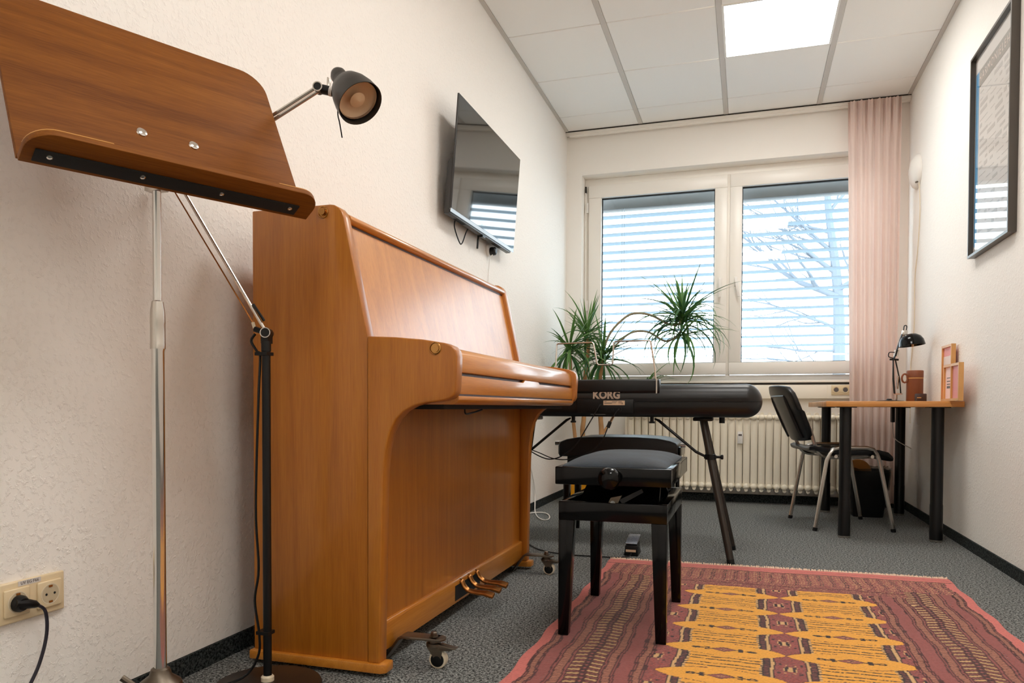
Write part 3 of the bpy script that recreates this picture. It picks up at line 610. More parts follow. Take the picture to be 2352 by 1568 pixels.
# roller castors screwed under the piano ends
def caster(x, y):
    m = Matrix.Translation((x, y, 0))
    pl = [(-.135, .008), (-.085, .077), (-.075, .082), (.026, .082), (.026, .075), (-.072, .075), (-.082, .070), (-.131, .003)]
    t = MB(m).prism(pl, 'xz', -.022, .022).lathe((.024, 0, .0785), (0, 0, 1), [(.022, -.0035), (.022, .0035)], 20).build('castor', M['darksteel'], pn, bevel=.001); t['label'] = 'steel castor bracket'
    MB(m).lathe((.012, 0, .082), (0, 0, 1), [(.013, 0), (.013, .002), (.0095, .0025), (.0095, .012), (.007, .0145), (0, .0145)], 6).build('bolt', M['darksteel'], t, angle=20)
    MB(m).lathe((.012, 0, .056), (0, 0, 1), [(.014, 0), (.021, .003), (.021, .010), (.016, .013), (.016, .019)], 20).build('swivel_head', M['darksteel'], t)
    for s in (-1, 1): MB(m).prism([(-.004, .058), (.028, .060), (.04, .045), (.036, .022), (.026, .016), (.016, .03)], 'xz', .0125 * s - .0015, .0125 * s + .0015).build('fork', M['darksteel'], t)
    MB(m).lathe((.026, -.011, .024), (0, 1, 0), [(.010, 0), (.0235, .001), (.024, .003), (.024, .019), (.0235, .021), (.010, .022)], 24).build('wheel', M['offwhite'], t)
    MB(m).lathe((.026, -.0125, .024), (0, 1, 0), [(.004, -.003), (.0185, 0), (.0185, .025), (.004, .028)], 20).build('hub', M['blackmetal'], t)
    MB(m).prism([(.02, .050), (.062, .050), (.066, .054), (.078, .056), (.078, .059), (.06, .060), (.03, .066)], 'xz', -.012, .012).build('brake_lever', M['darksteel'], t, bevel=.002)
caster(-.808, 1.835)
caster(-.808, 3.01)
rc = MB().box(-1.335, -1.285, 1.785, 1.83, .05, .075).build('castor', M['blackmetal'], pn, bevel=.004)
MB().lathe((-1.312, 1.79, .024), (0, 1, 0), [(.01, 0), (.024, .002), (.024, .02), (.01, .022)], 20).build('wheel', M['black'], rc)

# ------------------------------------------------------------------ television on the left wall
tv = thing('television', (-1.3, 3.69, 1.6), 'black flat screen television mounted on left wall above piano', 'television')
ty0, ty1 = 3.205, 4.17
def tvp(h, o): return (-1.308 + (-1.268 + 1.308) * h / .523 - o, 1.613 + h - o * .07)   # h up the screen, o behind it
A = [tvp(0, 0), tvp(.523, 0), tvp(.523, .008), tvp(0, .008)]
MB().prism(A, 'xz', ty0, ty1).build('screen_panel', M['tvback'], tv, bevel=.0015)
e = .005; A = [tvp(e, -.0012), tvp(.523 - e, -.0012), tvp(.523 - e, .0005), tvp(e, .0005)]
MB().prism(A, 'xz', ty0 + e, ty1 - e).build('screen', M['screen'], tv)
A = [tvp(-.012, .002), tvp(0, -.001), tvp(.004, -.001), tvp(.004, .006)]
MB().prism(A, 'xz', ty0, ty1).build('lower_bezel', M['silver'], tv)
A = [tvp(-.02, .006), tvp(.02, .008), tvp(.24, .008), tvp(.22, .034), tvp(-.018, .036)]
MB().prism(A, 'xz', ty0 + .001, ty1 - .03).build('rear_housing', M['tvback'], tv, bevel=.004)
for yy in (3.31, 3.86):
    for k in range(3):
        a = tvp(-.0195, .012 + .007 * k); MB().box(a[0] - .002, a[0] + .002, yy, yy + .12, a[1] - .0012, a[1] + .001).build('vent_slot', M['matte'], tv)
MB().box(-1.384, -1.335, 3.55, 3.85, 1.72, 1.90).build('wall_mount', M['blackmetal'], tv, bevel=.003)
MB().tube(smooth([(-1.34, 3.34, 1.60), (-1.352, 3.36, 1.565), (-1.355, 3.43, 1.51), (-1.352, 3.46, 1.51), (-1.35, 3.51, 1.575), (-1.345, 3.53, 1.60)]), .003, 6).build('cable_loop', M['black'], tv)
MB().box(-1.335, -1.315, 3.66, 3.70, 1.583, 1.597).tube([(-1.345, 3.675, 1.60), (-1.346, 3.67, 1.57), (-1.347, 3.665, 1.525)], [.003, .0055, .0055], 8).build('usb_stick', M['black'], tv)
pg = thing('power_plug', (-1.365, 3.93, 1.54), 'black plug in wall socket under the television with white cable', 'plug')
MB().lathe((-1.3845, 3.935, 1.575), (1, 0, 0), [(.036, 0), (.036, .012), (.03, .016), (0, .016)], 20).build('socket', M['white'], pg)
MB().lathe((-1.368, 3.935, 1.565), (1, 0, 0), [(.022, 0), (.024, .01), (.022, .028), (.014, .034), (0, .034)], 16).build('plug_body', M['black'], pg)
MB().tube(smooth([(-1.352, 3.925, 1.545), (-1.37, 3.922, 1.50), (-1.38, 3.922, 1.3), (-1.38, 3.95, .8), (-1.38, 4.3, .45)]), .003, 6).build('cable', M['white'], pg)

wc = tag(MB().tube(smooth([(-1.378, 4.6, .5), (-1.376, 4.80, .28), (-1.372, 4.88, .14), (-1.365, 4.86, .06), (-1.33, 4.74, .006), (-1.24, 4.50, .006), (-1.175, 4.42, .006), (-1.17, 4.50, .006), (-1.22, 4.66, .006), (-1.28, 4.72, .008), (-1.345, 4.68, .006), (-1.36, 4.5, .006)]), .0042, 8).build('white_cable', M['white']), 'white cable hanging down the wall and looped on floor behind piano', 'cable')

# ------------------------------------------------------------------ music stand
def build_local(mb, name, mat, parent, mtx=None, **k):
    o = mb.build(name, mat, **k); o.parent = parent
    if mtx is not None: o.matrix_local = Matrix.Translation(-Vector(parent.location)) @ mtx
    return o
ms = thing('music_stand', (-1.135, 1.222, 0), 'music stand with brown wooden desk on chrome pole in front of piano', 'music stand')
al, ph, ro = 1.1282, .4781, .0073
u_ = Vector((math.cos(al), math.sin(al), 0)); n_ = Vector((math.sin(al), -math.cos(al), 0)); v_ = Vector((0, 0, 1)) * math.cos(ph) - n_ * math.sin(ph)
u_, v_ = u_ * math.cos(ro) + v_ * math.sin(ro), v_ * math.cos(ro) - u_ * math.sin(ro)
DM = frame_mtx((-1.0554, 1.1991, 1.1237), u_, v_)
L2, HH, r = .274, .40, .055
poly = [(-L2, 0), (L2, 0)] + arc(L2 - r, HH - r, r, 0, 90, 8) + arc(-L2 + r, HH - r, r, 90, 180, 8)
desk_ = build_local(MB().prism(poly, 'xy', -.012, 0), 'desk_panel', M['walnut'], ms, DM, bevel=.0012)
def sub(mb, name, mat, **k):
    o = mb.build(name, mat, **k); o.parent = desk_; return o
r = .045; e = .075
poly = [(-L2, -.002), (L2, -.002)] + arc(L2 - r, e - r, r, 0, 90, 8) + arc(-L2 + r, e - r, r, 90, 180, 8)
lg_ = MB(); n = len(poly)
lg_.add([(p[0], -.013, p[1]) for p in poly] + [(p[0], -.001, p[1]) for p in poly], [tuple(range(n)), tuple(range(2 * n - 1, n - 1, -1))] + [(i, (i + 1) % n, (i + 1) % n + n, i + n) for i in range(n)])
led_ = sub(lg_, 'ledge', M['walnut'], bevel=.0015)
ed_ = MB(); pts = [(p[0], -.0005, p[1]) for p in arc(L2 - r, e - r, r - .002, 0, 90, 8)][::-1] + [] ; pts2 = [(p[0], -.0005, p[1]) for p in arc(-L2 + r, e - r, r - .002, 90, 180, 8)]
ed_.tube([(L2 - .10, -.0005, e - .002)] + pts, .0018, 6).tube([(-L2 + .13, -.0005, e - .002)] + pts2, .0018, 6)
sub(ed_, 'edge_strip', M['edge'])
st_ = sub(MB().box(-.257, .237, -.0165, -.0132, .008, .037), 'metal_strip', M['matte'], bevel=.001)
for x in (-.234, -.083, .067, .218): sub(MB().lathe((x, -.0164, .026), (0, -1, 0), [(.0052, 0), (.0048, .0016), (.0028, .002), (.0022, .0012), (0, .0012)], 14), 'screw', M['chrome'])
for x in (-.05, .052): sub(MB().lathe((x, .122, 0), (0, 0, 1), [(.0105, 0), (.0095, .002), (.006, .0035), (0, .004)], 18), 'rivet', M['chrome'])
px, py = -1.135, 1.222
MB().lathe((px, py, .15), (0, 0, 1), [(.0122, 0), (.0122, .66), (.0135, .665), (.0135, .675), (.0118, .676), (.0118, .70)], 20).build('lower_tube', M['chrome'], ms)
MB().lathe((px, py, .815), (0, 0, 1), [(.0145, 0), (.0145, .012), (.0142, .013), (.0142, .05), (.0145, .052), (.0138, .075), (.011, .095), (.0085, .097)], 20).build('collar', M['steel'], ms)
MB().lathe((px, py, .90), (0, 0, 1), [(.0082, 0), (.0082, .235), (.0095, .237), (.0095, .25)], 16).build('upper_tube', M['chrome'], ms)
MB().box(px - .02, px + .02, py - .012, py + .012, 1.13, 1.155).tube([(px, py, 1.15), (px + .0, py - .0, 1.18), (px + .004, py - .002, 1.21)], .010, 10).build('tilt_head', M['steel'], ms, bevel=.002)
MB().lathe((px, py, .10), (0, 0, 1), [(.012, 0), (.03, .004), (.045, .02), (.04, .038), (.022, .052), (.018, .065), (.014, .068)], 24).build('hub', M['darksteel'], ms)
for a in (-100, 22, 142):
    d = Vector((math.cos(math.radians(a)), math.sin(math.radians(a)), 0)); q = Vector((px, py, 0))
    lg = MB().tube(smooth([q + d * .02 + Vector((0, 0, .12)), q + d * .09 + Vector((0, 0, .10)), q + d * .18 + Vector((0, 0, .05)), q + d * .235 + Vector((0, 0, .014))]), .010, 10).build('leg', M['darksteel'], ms)
    MB().lathe(q + d * .235, (0, 0, 1), [(.013, 0), (.013, .018), (.008, .022)], 12).build('rubber_foot', M['black'], lg)
MB().cyl((px - .035, py - .02, .125), (px - .062, py - .037, .152), .0065, 10).build('clamp_screw', M['darksteel'], ms)

# ------------------------------------------------------------------ floor lamp behind it
fl = thing('floor_lamp', (-1.131, 1.572, 0), 'black jointed floor lamp with bell shade standing beside piano', 'floor lamp')
bx_, by_ = -1.131, 1.572
MB().lathe((bx_, by_, 0), (0, 0, 1), [(.13, 0), (.132, .006), (.128, .012), (.02, .018), (.0, .018)], 48).build('base', P('dark_bronze_base', (38, 30, 24), .35), fl)
MB().lathe((bx_, by_, .016), (0, 0, 1), [(.016, 0), (.016, .012), (.012, .016)], 20).build('collar', M['offwhite'], fl)
MB().lathe((bx_, by_, .02), (0, 0, 1), [(.0105, 0), (.0105, .815), (.012, .816), (.012, .84)], 18).build('pole', M['blackmetal'], fl)
J1, J2, J3 = Vector((-1.133, 1.577, .881)), Vector((-1.325, 1.492, 1.25)), Vector((-.962, 1.541, 1.443))
cv = -fw
j = MB().cyl(J1 - cv * .016, J1 + cv * .012, .0125, 24).box(J1.x - .010, J1.x + .010, J1.y - .010, J1.y + .010, .855, .875)
j.tube([J1, J1 - rt * .03 + up * .01], .007, 8); jo = j.build('joint', M['blackmetal'], fl)
MB().lathe(J1, cv, [(.0125, .0105), (.013, .0125), (.0108, .0125), (.0108, .0118)], 24, caps=False).build('joint_ring', M['steel'], jo)
MB().lathe(J1 - Vector((0, 0, .026)) , cv, [(.0045, .0095), (.0045, .0115), (0, .0115)], 14).build('screw', M['copper'], jo)
MB().cyl(J1, J2, .0042, 10).build('lower_arm', M['steel'], fl)
o2 = up * -.012 + rt * -.016
MB().tube([J1 - rt * .030 + up * .012, J1 - rt * .034 + up * .026], .0042, 8).build('spring_end', M['offwhite'], fl)
MB().cyl(J1 - rt * .034 + up * .026, J2 + o2, .0018, 6).build('spring_wire', M['copper'], fl)
MB().tube([J1 - rt * .006 + up * .03, J1.lerp(J2, .18) + rt * .006 + up * .004], .0035, 8).build('cable_sleeve', M['black'], fl)
MB().cyl(J2 - cv * .012, J2 + cv * .012, .014, 20).build('elbow', M['blackmetal'], fl)
dv = (J3 - J2).normalized(); sd = dv.cross(cv).normalized()
for s in (-1, 1): MB().cyl(J2 + sd * .0052 * s, J3 + sd * .0052 * s, .0042, 10).build('upper_arm', M['steel'], fl)
MB().cyl(J3 - cv * .012, J3 + cv * .012, .0105, 24).build('head_joint', M['blackmetal'], fl)
MB().lathe(J3, cv, [(.0112, .010), (.0115, .0125), (.009, .0125)], 24, caps=False).build('joint_ring', M['steel'], fl)
hp = J3 + rt * .045 - up * .010
MB().cyl(J3 + rt * .008 - up * .002, hp, .011, 12).build('neck', M['blackmetal'], fl)
MB().cyl(J3 + rt * .026 - up * .006 , J3 + rt * .033 - up * .0078, .0116, 14).build('label', M['paper'], fl)
MB().tube([J3 + rt * .024 + up * .004, J3 + rt * .024 + up * .016, J3 + rt * .021 + up * .026], [.005, .005, .0015], 8).build('wing_screw', M['steel'], fl)
ax = (rt * .50 - up * .70 - fw * .36).normalized()
oc = Vector((-.828, 1.497, 1.375)) - ax * .118
shd = MB().lathe(oc, ax, [(.006, -.006), (.014, -.003), (.0185, .006), (.019, .02), (.0205, .034), (.028, .040), (.038, .052), (.046, .072), (.051, .095), (.0525, .118), (.051, .118), (.049, .095), (.044, .074), (.03, .052), (.0, .046)], 40, caps=False).build('shade', P('charcoal_lamp_paint', (40, 38, 36), .4), fl, angle=60)
MB().lathe(oc, ax, [(.0, .088), (.030, .089), (.046, .098), (.0475, .101)], 32, caps=False).build('reflector', M['bulb'], shd)
MB().lathe(oc, ax, [(.0465, .099), (.0482, .103), (.0460, .106), (.0445, .102), (.0465, .099)], 32, caps=False).build('retaining_ring', M['steel'], shd)
MB().lathe(oc, ax, [(.0, .094), (.012, .096), (.018, .104), (.0, .110)], 20, caps=False).build('bulb', M['bulb'], shd)
MB().tube(smooth([hp - up * .012, hp - up * .05, hp - up * .07 + rt * .004, hp - up * .105 + rt * .010]), .0016, 6).build('pull_cord', M['black'], fl)
MB().tube(smooth([J1 - rt * .028 - up * .002, J1 - rt * .038 - up * .02, J1 - rt * .024 - up * .045, J1 - rt * .016 - up * .06, (bx_ - .014, by_ - .012, .72), (bx_ - .022, by_ - .014, .45), (bx_ - .016, by_ - .012, .30), (bx_ - .026, by_ - .014, .22), (bx_ - .015, by_ - .012, .135), (bx_ - .018, by_ - .014, .08), (bx_ - .05, by_ - .03, .03), (bx_ - .10, by_ - .11, .02), (bx_ - .14, by_ - .14, .006)]), .0032, 8).build('cable', M['black'], fl)
for z in (.825, .135): MB().box(bx_ - .022, bx_ + .013, by_ - .016, by_ + .012, z, z + .008).build('cable_clip', M['black'], fl)

# ------------------------------------------------------------------ double wall socket and plug
ws = thing('wall_socket', (XL, 1.13, .27), 'cream double wall socket low on the left wall', 'socket')
MB().box(XL, XL + .009, 1.058, 1.214, .270, .352).build('frame_plate', M['socketwhite'], ws, bevel=.004, seg=3)
for y in (1.104, 1.176):
    c = MB().box(XL + .008, XL + .0135, y - .0275, y + .0275, .2835, .3385).build('insert', M['socketwhite'], ws, bevel=.004, seg=3)
    MB().lathe((XL + .0125, y, .311), (1, 0, 0), [(.0215, 0), (.0215, .0016), (.0195, .0016), (.019, .0004)], 28, caps=False).build('well_rim', M['offwhite'], c)
    MB().cyl((XL + .0128, y, .311), (XL + .0139, y, .311), .0192, 28).build('well', P('shadowed_socket_plastic', (196, 180, 150), .5), c)
    for dy in (-.0095, .0095): MB().cyl((XL + .0135, y + dy, .311), (XL + .0143, y + dy, .311), .0026, 10).build('pin_hole', M['matte'], c)
    for dz in (-.016, .016): MB().box(XL + .0135, XL + .0152, y - .004, y + .004, .311 + dz - .002, .311 + dz + .002).build('earth_clip', M['brass'], c)
MB().box(XL + .009, XL + .0096, 1.108, 1.158, .3405, .3505).build('sticker', M['paper'], ws)
text_mesh('sticker_text', 'UV EG F66', .0088, frame_mtx((XL + .0099, 1.133, .3455), (0, 1, 0), (0, 0, 1)), M['ink'], ws, extrude=.0001)
pp = thing('socket_plug', (XL + .03, 1.104, .30), 'black plug with cable in the left wall socket', 'plug')
MB().lathe((XL + .0145, 1.104, .309), (1, 0, -.05), [(.0165, 0), (.0165, .008), (.012, .016), (.0, .016)], 18).tube([(XL + .024, 1.090, .312), (XL + .026, 1.108, .308), (XL + .028, 1.128, .302), (XL + .026, 1.137, .298)], [.008, .0105, .008, .0045], 10).build('plug_body', M['black'], pp)
MB().tube(smooth([(XL + .026, 1.135, .299), (XL + .03, 1.150, .282), (XL + .03, 1.152, .235), (XL + .03, 1.135, .18), (XL + .03, 1.105, .13), (XL + .03, 1.06, .05), (XL + .04, 1.0, .01), (XL + .06, .9, .006)]), .0034, 8).build('cable', P('dark_blue_cable', (26, 24, 38), .45), pp)

# ------------------------------------------------------------------ stage piano on its stand
kb = thing('stage_piano', (-.58, 3.63, .655), 'black stage piano seen from behind on folding stand', 'keyboard')
kx0, kx1 = -1.302, .068
def case(sec, zs, rad, x0, x1, name, mat):
    st = []; n = 10
    for i in range(n + 1): st.append((x0 + rad * (1 - math.cos(i / n * PI / 2)), math.sin(i / n * PI / 2)))
    for i in range(n + 1): st.append((x1 - rad * (1 - math.cos((n - i) / n * PI / 2)), math.sin((n - i) / n * PI / 2)))
    vs = []
    for x, s in st:
        for (y, z) in sec: vs.append((x, 3.65 + (y - 3.65) * (.55 + .45 * s), zs + (z - zs) * max(s, .02)))
    m = len(sec); fs = [(i * m + k, i * m + (k + 1) % m, (i + 1) * m + (k + 1) % m, (i + 1) * m + k) for i in range(len(st) - 1) for k in range(m)]
    fs += [tuple(range(m - 1, -1, -1)), tuple(range((len(st) - 1) * m, len(st) * m))]
    return MB().add(vs, fs).build(name, mat, kb, angle=40)
ZS = .727
top = [(3.462, ZS), (3.460, .742)] + [(3.522 + .062 * math.cos(a), .746 + .062 * math.sin(a)) for a in [PI - k * PI / 2 / 8 for k in range(9)]] + [(3.60, .808), (3.645, .802), (3.648, .77), (3.81, .765), (3.822, ZS)]
case(top, ZS, .07, kx0, kx1, 'upper_case', M['satin'])
bot = [(3.824, ZS - .001), (3.824, .69), (3.81, .656), (3.515, .656)] + [(3.515 + .05 * math.cos(a), .706 + .05 * math.sin(a)) for a in [-PI / 2 - k * PI / 2 / 6 for k in range(7)]] + [(3.4645, ZS - .001)]
case(bot, ZS, .07, kx0, kx1, 'lower_case', M['satin'])
kk = MB()
for k in range(52): kk.box(-1.23 + k * .0234, -1.23 + k * .0234 + .0224, 3.66, 3.81, .764, .784)
kk.build('white_keys', M['white'], kb)
kk = MB()
for k in range(51):
    if k % 7 in (0, 2, 3, 5, 6): kk.box(-1.23 + (k + 1) * .0234 - .006, -1.23 + (k + 1) * .0234 + .005, 3.66, 3.755, .784, .796)
kk.build('black_keys', M['gloss'], kb)
MB().prism([(3.463, .766), (3.455, .776), (3.452, .826), (3.462, .831), (3.50, .831), (3.52, .806)], 'yz', -1.03, -.382).build('rest_holder', M['satin'], kb, bevel=.002)
MB().box(-.397, -.391, 3.449, 3.453, .765, .832).build('holder_edge', M['steel'], kb)
MB().box(-.766, -.500, 3.4565, 3.468, .674, .737).build('jack_panel', M['black'], kb, bevel=.002)
MB().box(-.640, -.540, 3.4555, 3.4567, .711, .732).build('rating_label', M['label'], kb)
lt = MB()
for (a, b, z) in ((-.636, -.625, .727), (-.60, -.575, .727), (-.57, -.553, .726), (-.636, -.58, .721), (-.57, -.548, .7205), (-.636, -.6, .717), (-.556, -.546, .716)): lt.box(a, b, 3.4550, 3.4556, z, z + .0022)
lt.build('label_text', M['ink'], kb)
for x in (-.705, -.688, -.664, -.628, -.597): MB().lathe((x, 3.4562, .691), (0, -1, 0), [(.006, 0), (.006, .002), (.004, .002), (.004, .0005), (0, .0005)], 12).build('jack', M['blackmetal'], kb)
MB().lathe((-.563, 3.4562, .692), (0, -1, 0), [(.010, 0), (.010, .003), (.007, .003), (.007, .0008), (0, .0008)], 14).build('jack', M['blackmetal'], kb)
MB().box(-.70, -.63, 3.4545, 3.457, .6665, .668).build('strain_hook', M['silver'], kb)
text_mesh('maker_logo', 'KORG', .050, frame_mtx((-.627, 3.4588, .7575), (1, 0, 0), (0, 0, 1)), M['logo'], kb, extrude=.0006, xscale=.92, offset=.0022)
MB().tube([(-.877, 3.475, .80), (-.877, 3.49, .95), (-.877, 3.50, 1.0), (-.872, 3.50, 1.006), (-.705, 3.50, 1.009), (-.697, 3.50, 1.003), (-.678, 3.49, .908), (-.670, 3.49, .901), (-.610, 3.49, .901), (-.604, 3.49, .908), (-.601, 3.50, 1.003), (-.594, 3.50, 1.011), (-.434, 3.50, 1.012), (-.428, 3.50, 1.006), (-.405, 3.48, .88), (-.394, 3.455, .775)], .004, 8).build('music_rest_wire', M['steel'], kb)
ks = thing('keyboard_stand', (-.58, 3.63, 0), 'black tubular folding stand under the stage piano', 'keyboard stand')
KC = -.617
for s in (-1, 1):
    tx, fx = KC + s * .422, KC + s * .556
    for ty, fy in ((3.60, 3.458), (3.66, 3.822)):
        a, b = Vector((tx, ty, .645)), Vector((fx, fy, .012))
        l = MB().cyl(a, b, .0165, 16).build('leg', M['brownmetal'], ks)
        MB().cyl(a.lerp(b, .985), Vector((fx, fy, 0)) + (b - a).normalized() * .004 + Vector((0, 0, .004)), .0175, 14).build('foot_cap', M['black'], l)
    MB().box(tx - .045, tx + .045, 3.575, 3.69, .638, .6545).build('top_bracket', M['blackmetal'], ks, bevel=.005)
    MB().cyl((tx + s * .085, 3.63, .628), (tx + s * .085, 3.63, .656), .013, 14).build('rubber_stop', M['black'], ks)
    q = Vector((tx, 3.60, .645)).lerp(Vector((fx, 3.458, .012)), .272)
    br = MB().tube([(KC + s * .203, 3.56, .648), (KC + s * .223, 3.56, .638), (KC + s * .395, 3.555, .495), (q.x - s * .022, q.y, q.z + .002)], [.004, .0065, .0065, .006], 8).build('brace', M['blackmetal'], ks)
    MB().cyl((KC + s * .190, 3.56, .628), (KC + s * .190, 3.56, .656), .009, 12).lathe((KC + s * .190, 3.56, .626), (0, 0, 1), [(.014, 0), (.014, .009)], 10).build('brace_knob', M['blackmetal'], br)
    MB().cyl(q - Vector((0, 0, .012)), q + Vector((0, 0, .012)), .024, 16).box(q.x - .028, q.x + .028, q.y - .01, q.y + .01, q.z - .008, q.z + .008).build('clamp', M['blackmetal'], ks)
    MB().cyl((q.x + s * .024, q.y, q.z), (q.x + s * .05, q.y, q.z), .006, 10).lathe((q.x + s * .046, q.y, q.z), (s, 0, 0), [(.008, 0), (.011, .004), (.011, .010), (.008, .013)], 10).build('clamp_knob', M['blackmetal'], ks)
tag(MB().tube(smooth([(-.651, 3.455, .716), (-.66, 3.44, .70), (-.70, 3.43, .629), (-.762, 3.42, .526), (-.825, 3.41, .473), (-.88, 3.41, .455), (-.93, 3.41, .465), (-1.0, 3.42, .50), (-1.1, 3.44, .56)]), [.0045] * 6 + [.0028] * 43, 8).build('signal_cable', M['black']), 'black cable plugged into upper jack of the stage piano', 'cable')
pc = thing('power_cable', (-.6, 3.43, .45), 'black power cable with ferrite block under stage piano', 'cable')
MB().tube(smooth([(-.563, 3.452, .693), (-.575, 3.435, .68), (-.604, 3.425, .63), (-.615, 3.42, .60), (-.638, 3.42, .549), (-.689, 3.42, .497), (-.79, 3.43, .457), (-.87, 3.43, .456), (-.95, 3.43, .485), (-1.06, 3.45, .52)]), .0025, 8).build('cord', M['black'], pc)
MB().cyl((-.602, 3.425, .634), (-.612, 3.42, .607), .0085, 12).build('ferrite', M['black'], pc)

# ------------------------------------------------------------------ two benches
def cushion(mb, x0, x1, y0, y1, z0, z1, p=3.2, n=22):
    rows = []
    for i in range(n + 1):
        v = -math.cos(i / n * PI); r = []
        for j in range(n + 1):
            u = -math.cos(j / n * PI); h = max(0, (1 - abs(u) ** p)) ** .55 * max(0, (1 - abs(v) ** p)) ** .55
            r.append(((x0 + x1) / 2 + (x1 - x0) / 2 * u, (y0 + y1) / 2 + (y1 - y0) / 2 * v, z0 + (z1 - z0) * h))
        rows.append(r)
    mb.grid(rows); return mb.box(x0 + .002, x1 - .002, y0 + .002, y1 - .002, z0 - .006, z0 + .002)
def leg4(t, X0, X1, Y0, Y1, ztop, a, b, mat, zb=0):
    for sx, sy in ((0, 0), (1, 0), (0, 1), (1, 1)):
        x = X1 if sx else X0; y = Y1 if sy else Y0; dx = -1 if sx else 1; dy = -1 if sy else 1
        def q(w, z):
            xs = sorted((x, x + dx * w)); ys = sorted((y, y + dy * w)); return [(xs[0], ys[0], z), (xs[1], ys[0], z), (xs[1], ys[1], z), (xs[0], ys[1], z)]
        MB().hexa(q(b, zb), q(a, ztop)).build('leg', mat, t, bevel=.002)
def ring(mb, x0, x1, y0, y1, z0, z1, w): return mb.box(x0, x1, y0, y0 + w, z0, z1).box(x0, x1, y1 - w, y1, z0, z1).box(x0, x0 + w, y0 + w, y1 - w, z0, z1).box(x1 - w, x1, y0 + w, y1 - w, z0, z1)
b1 = thing('piano_bench', (-.375, 2.45, 0), 'glossy black adjustable piano bench with blue grey velvet seat on rug', 'bench', 'piano benches')
X0, X1, Y0, Y1 = -.541, -.217, 2.19, 2.715
leg4(b1, X0, X1, Y0, Y1, .360, .046, .031, M['gloss'], .0085)
ring(MB(), X0, X1, Y0, Y1, .360, .416, .03).build('apron', M['gloss'], b1, bevel=.002)
ring(MB(), -.546, -.203, 2.165, 2.757, .470, .523, .022).build('seat_frame', M['gloss'], b1, bevel=.003)
MB().box(-.53, -.22, 2.185, 2.74, .474, .505).build('seat_board', M['matte'], b1)
cushion(MB(), -.530, -.219, 2.182, 2.742, .5235, .556).build('cushion', M['velvet'], b1, angle=60)
MB().lathe((-.378, 2.166, .494), (0, -1, 0), [(.010, 0), (.010, .012), (.024, .015), (.032, .022), (.033, .030), (.029, .040), (.018, .047), (0, .049)], 28).build('height_knob', M['gloss'], b1)
for s, y0, y1 in ((0, 2.26, 2.44), (1, 2.64, 2.46)):
    MB().hexa([(-.50, y0 - .01, .385), (-.25, y0 - .01, .385), (-.25, y0 + .01, .385), (-.50, y0 + .01, .385)], [(-.49, y1 - .01, .478), (-.26, y1 - .01, .478), (-.26, y1 + .01, .478), (-.49, y1 + .01, .478)]).build('lift_arm', M['blackmetal'], b1)
MB().hexa([(-.398, 2.205, .400), (-.372, 2.205, .396), (-.370, 2.209, .398), (-.396, 2.209, .402)], [(-.385, 2.205, .430), (-.352, 2.205, .438), (-.350, 2.209, .440), (-.383, 2.209, .432)]).build('hinge_plate', M['darksteel'], b1)
MB().cyl((-.378, 2.200, .415), (-.378, 2.212, .415), .0075, 14).build('hinge_bolt', M['chrome'], b1)
MB().hexa([(-.36, 2.209, .425), (-.35, 2.209, .413), (-.29, 2.22, .448), (-.295, 2.22, .458)], [(-.36, 2.216, .425), (-.35, 2.216, .413), (-.29, 2.227, .448), (-.295, 2.227, .458)]).build('lift_lever', M['blackmetal'], b1)
MB().box(-.52, -.24, 2.30, 2.62, .385, .392).build('lift_base', M['matte'], b1)
b2 = thing('piano_bench', (-.65, 4.07, 0), 'black leather piano bench behind the stage piano', 'bench', 'piano benches')
X0, X1, Y0, Y1 = -.945, -.352, 3.93, 4.24
leg4(b2, X0, X1, Y0, Y1, .33, .038, .026, M['gloss'])
ring(MB(), X0, X1, Y0, Y1, .33, .385, .025).build('apron', M['gloss'], b2, bevel=.002)
MB().box(-.93, -.37, 3.96, 4.21, .384, .44).build('lift_box', M['matte'], b2)
prf = [(-.962, .437), (-.336, .437), (-.336, .505), (-.345, .517), (-.375, .530), (-.44, .541), (-.55, .546), (-.75, .546), (-.86, .541), (-.92, .530), (-.953, .517), (-.962, .505)]
MB().prism(prf, 'xz', 3.895, 4.265).build('cushion', M['leather'], b2, bevel=.014, seg=4, angle=50)
for x, s in ((-.336, 1), (-.962, -1)):
    MB().box(min(x, x + s * .012), max(x, x + s * .012), 3.93, 4.23, .445, .495).build('end_plate', M['gloss'], b2, bevel=.004)
    MB().cyl((x + s * .01, 3.96, .505), (x + s * .035, 3.96, .505), .012, 16).cyl((x + s * .01, 3.99, .505), (x + s * .035, 3.99, .505), .010, 16).build('height_knob', M['chrome'], b2)

# ------------------------------------------------------------------ sustain pedal
sp = thing('sustain_pedal', (-.512, 3.55, 0), 'small black sustain pedal with silver plate behind the rug', 'pedal')
MB().hexa([(-.546, 3.50, 0), (-.480, 3.50, 0), (-.480, 3.62, 0), (-.546, 3.62, 0)], [(-.541, 3.50, .052), (-.485, 3.50, .052), (-.485, 3.60, .030), (-.541, 3.60, .030)]).build('body', M['black'], sp, bevel=.004)
MB().hexa([(-.540, 3.505, .056), (-.486, 3.505, .056), (-.484, 3.625, .080), (-.540, 3.625, .080)], [(-.540, 3.505, .060), (-.486, 3.505, .060), (-.484, 3.625, .086), (-.540, 3.625, .086)]).build('pedal_plate', P('pale_blue_metal', (190, 198, 214), .25, .8), sp, bevel=.002)
MB().box(-.539, -.487, 3.515, 3.61, .030, .058).build('hinge_block', M['black'], sp)
MB().box(-.537, -.490, 3.4975, 3.4995, .020, .031).build('sticker', M['label'], sp)
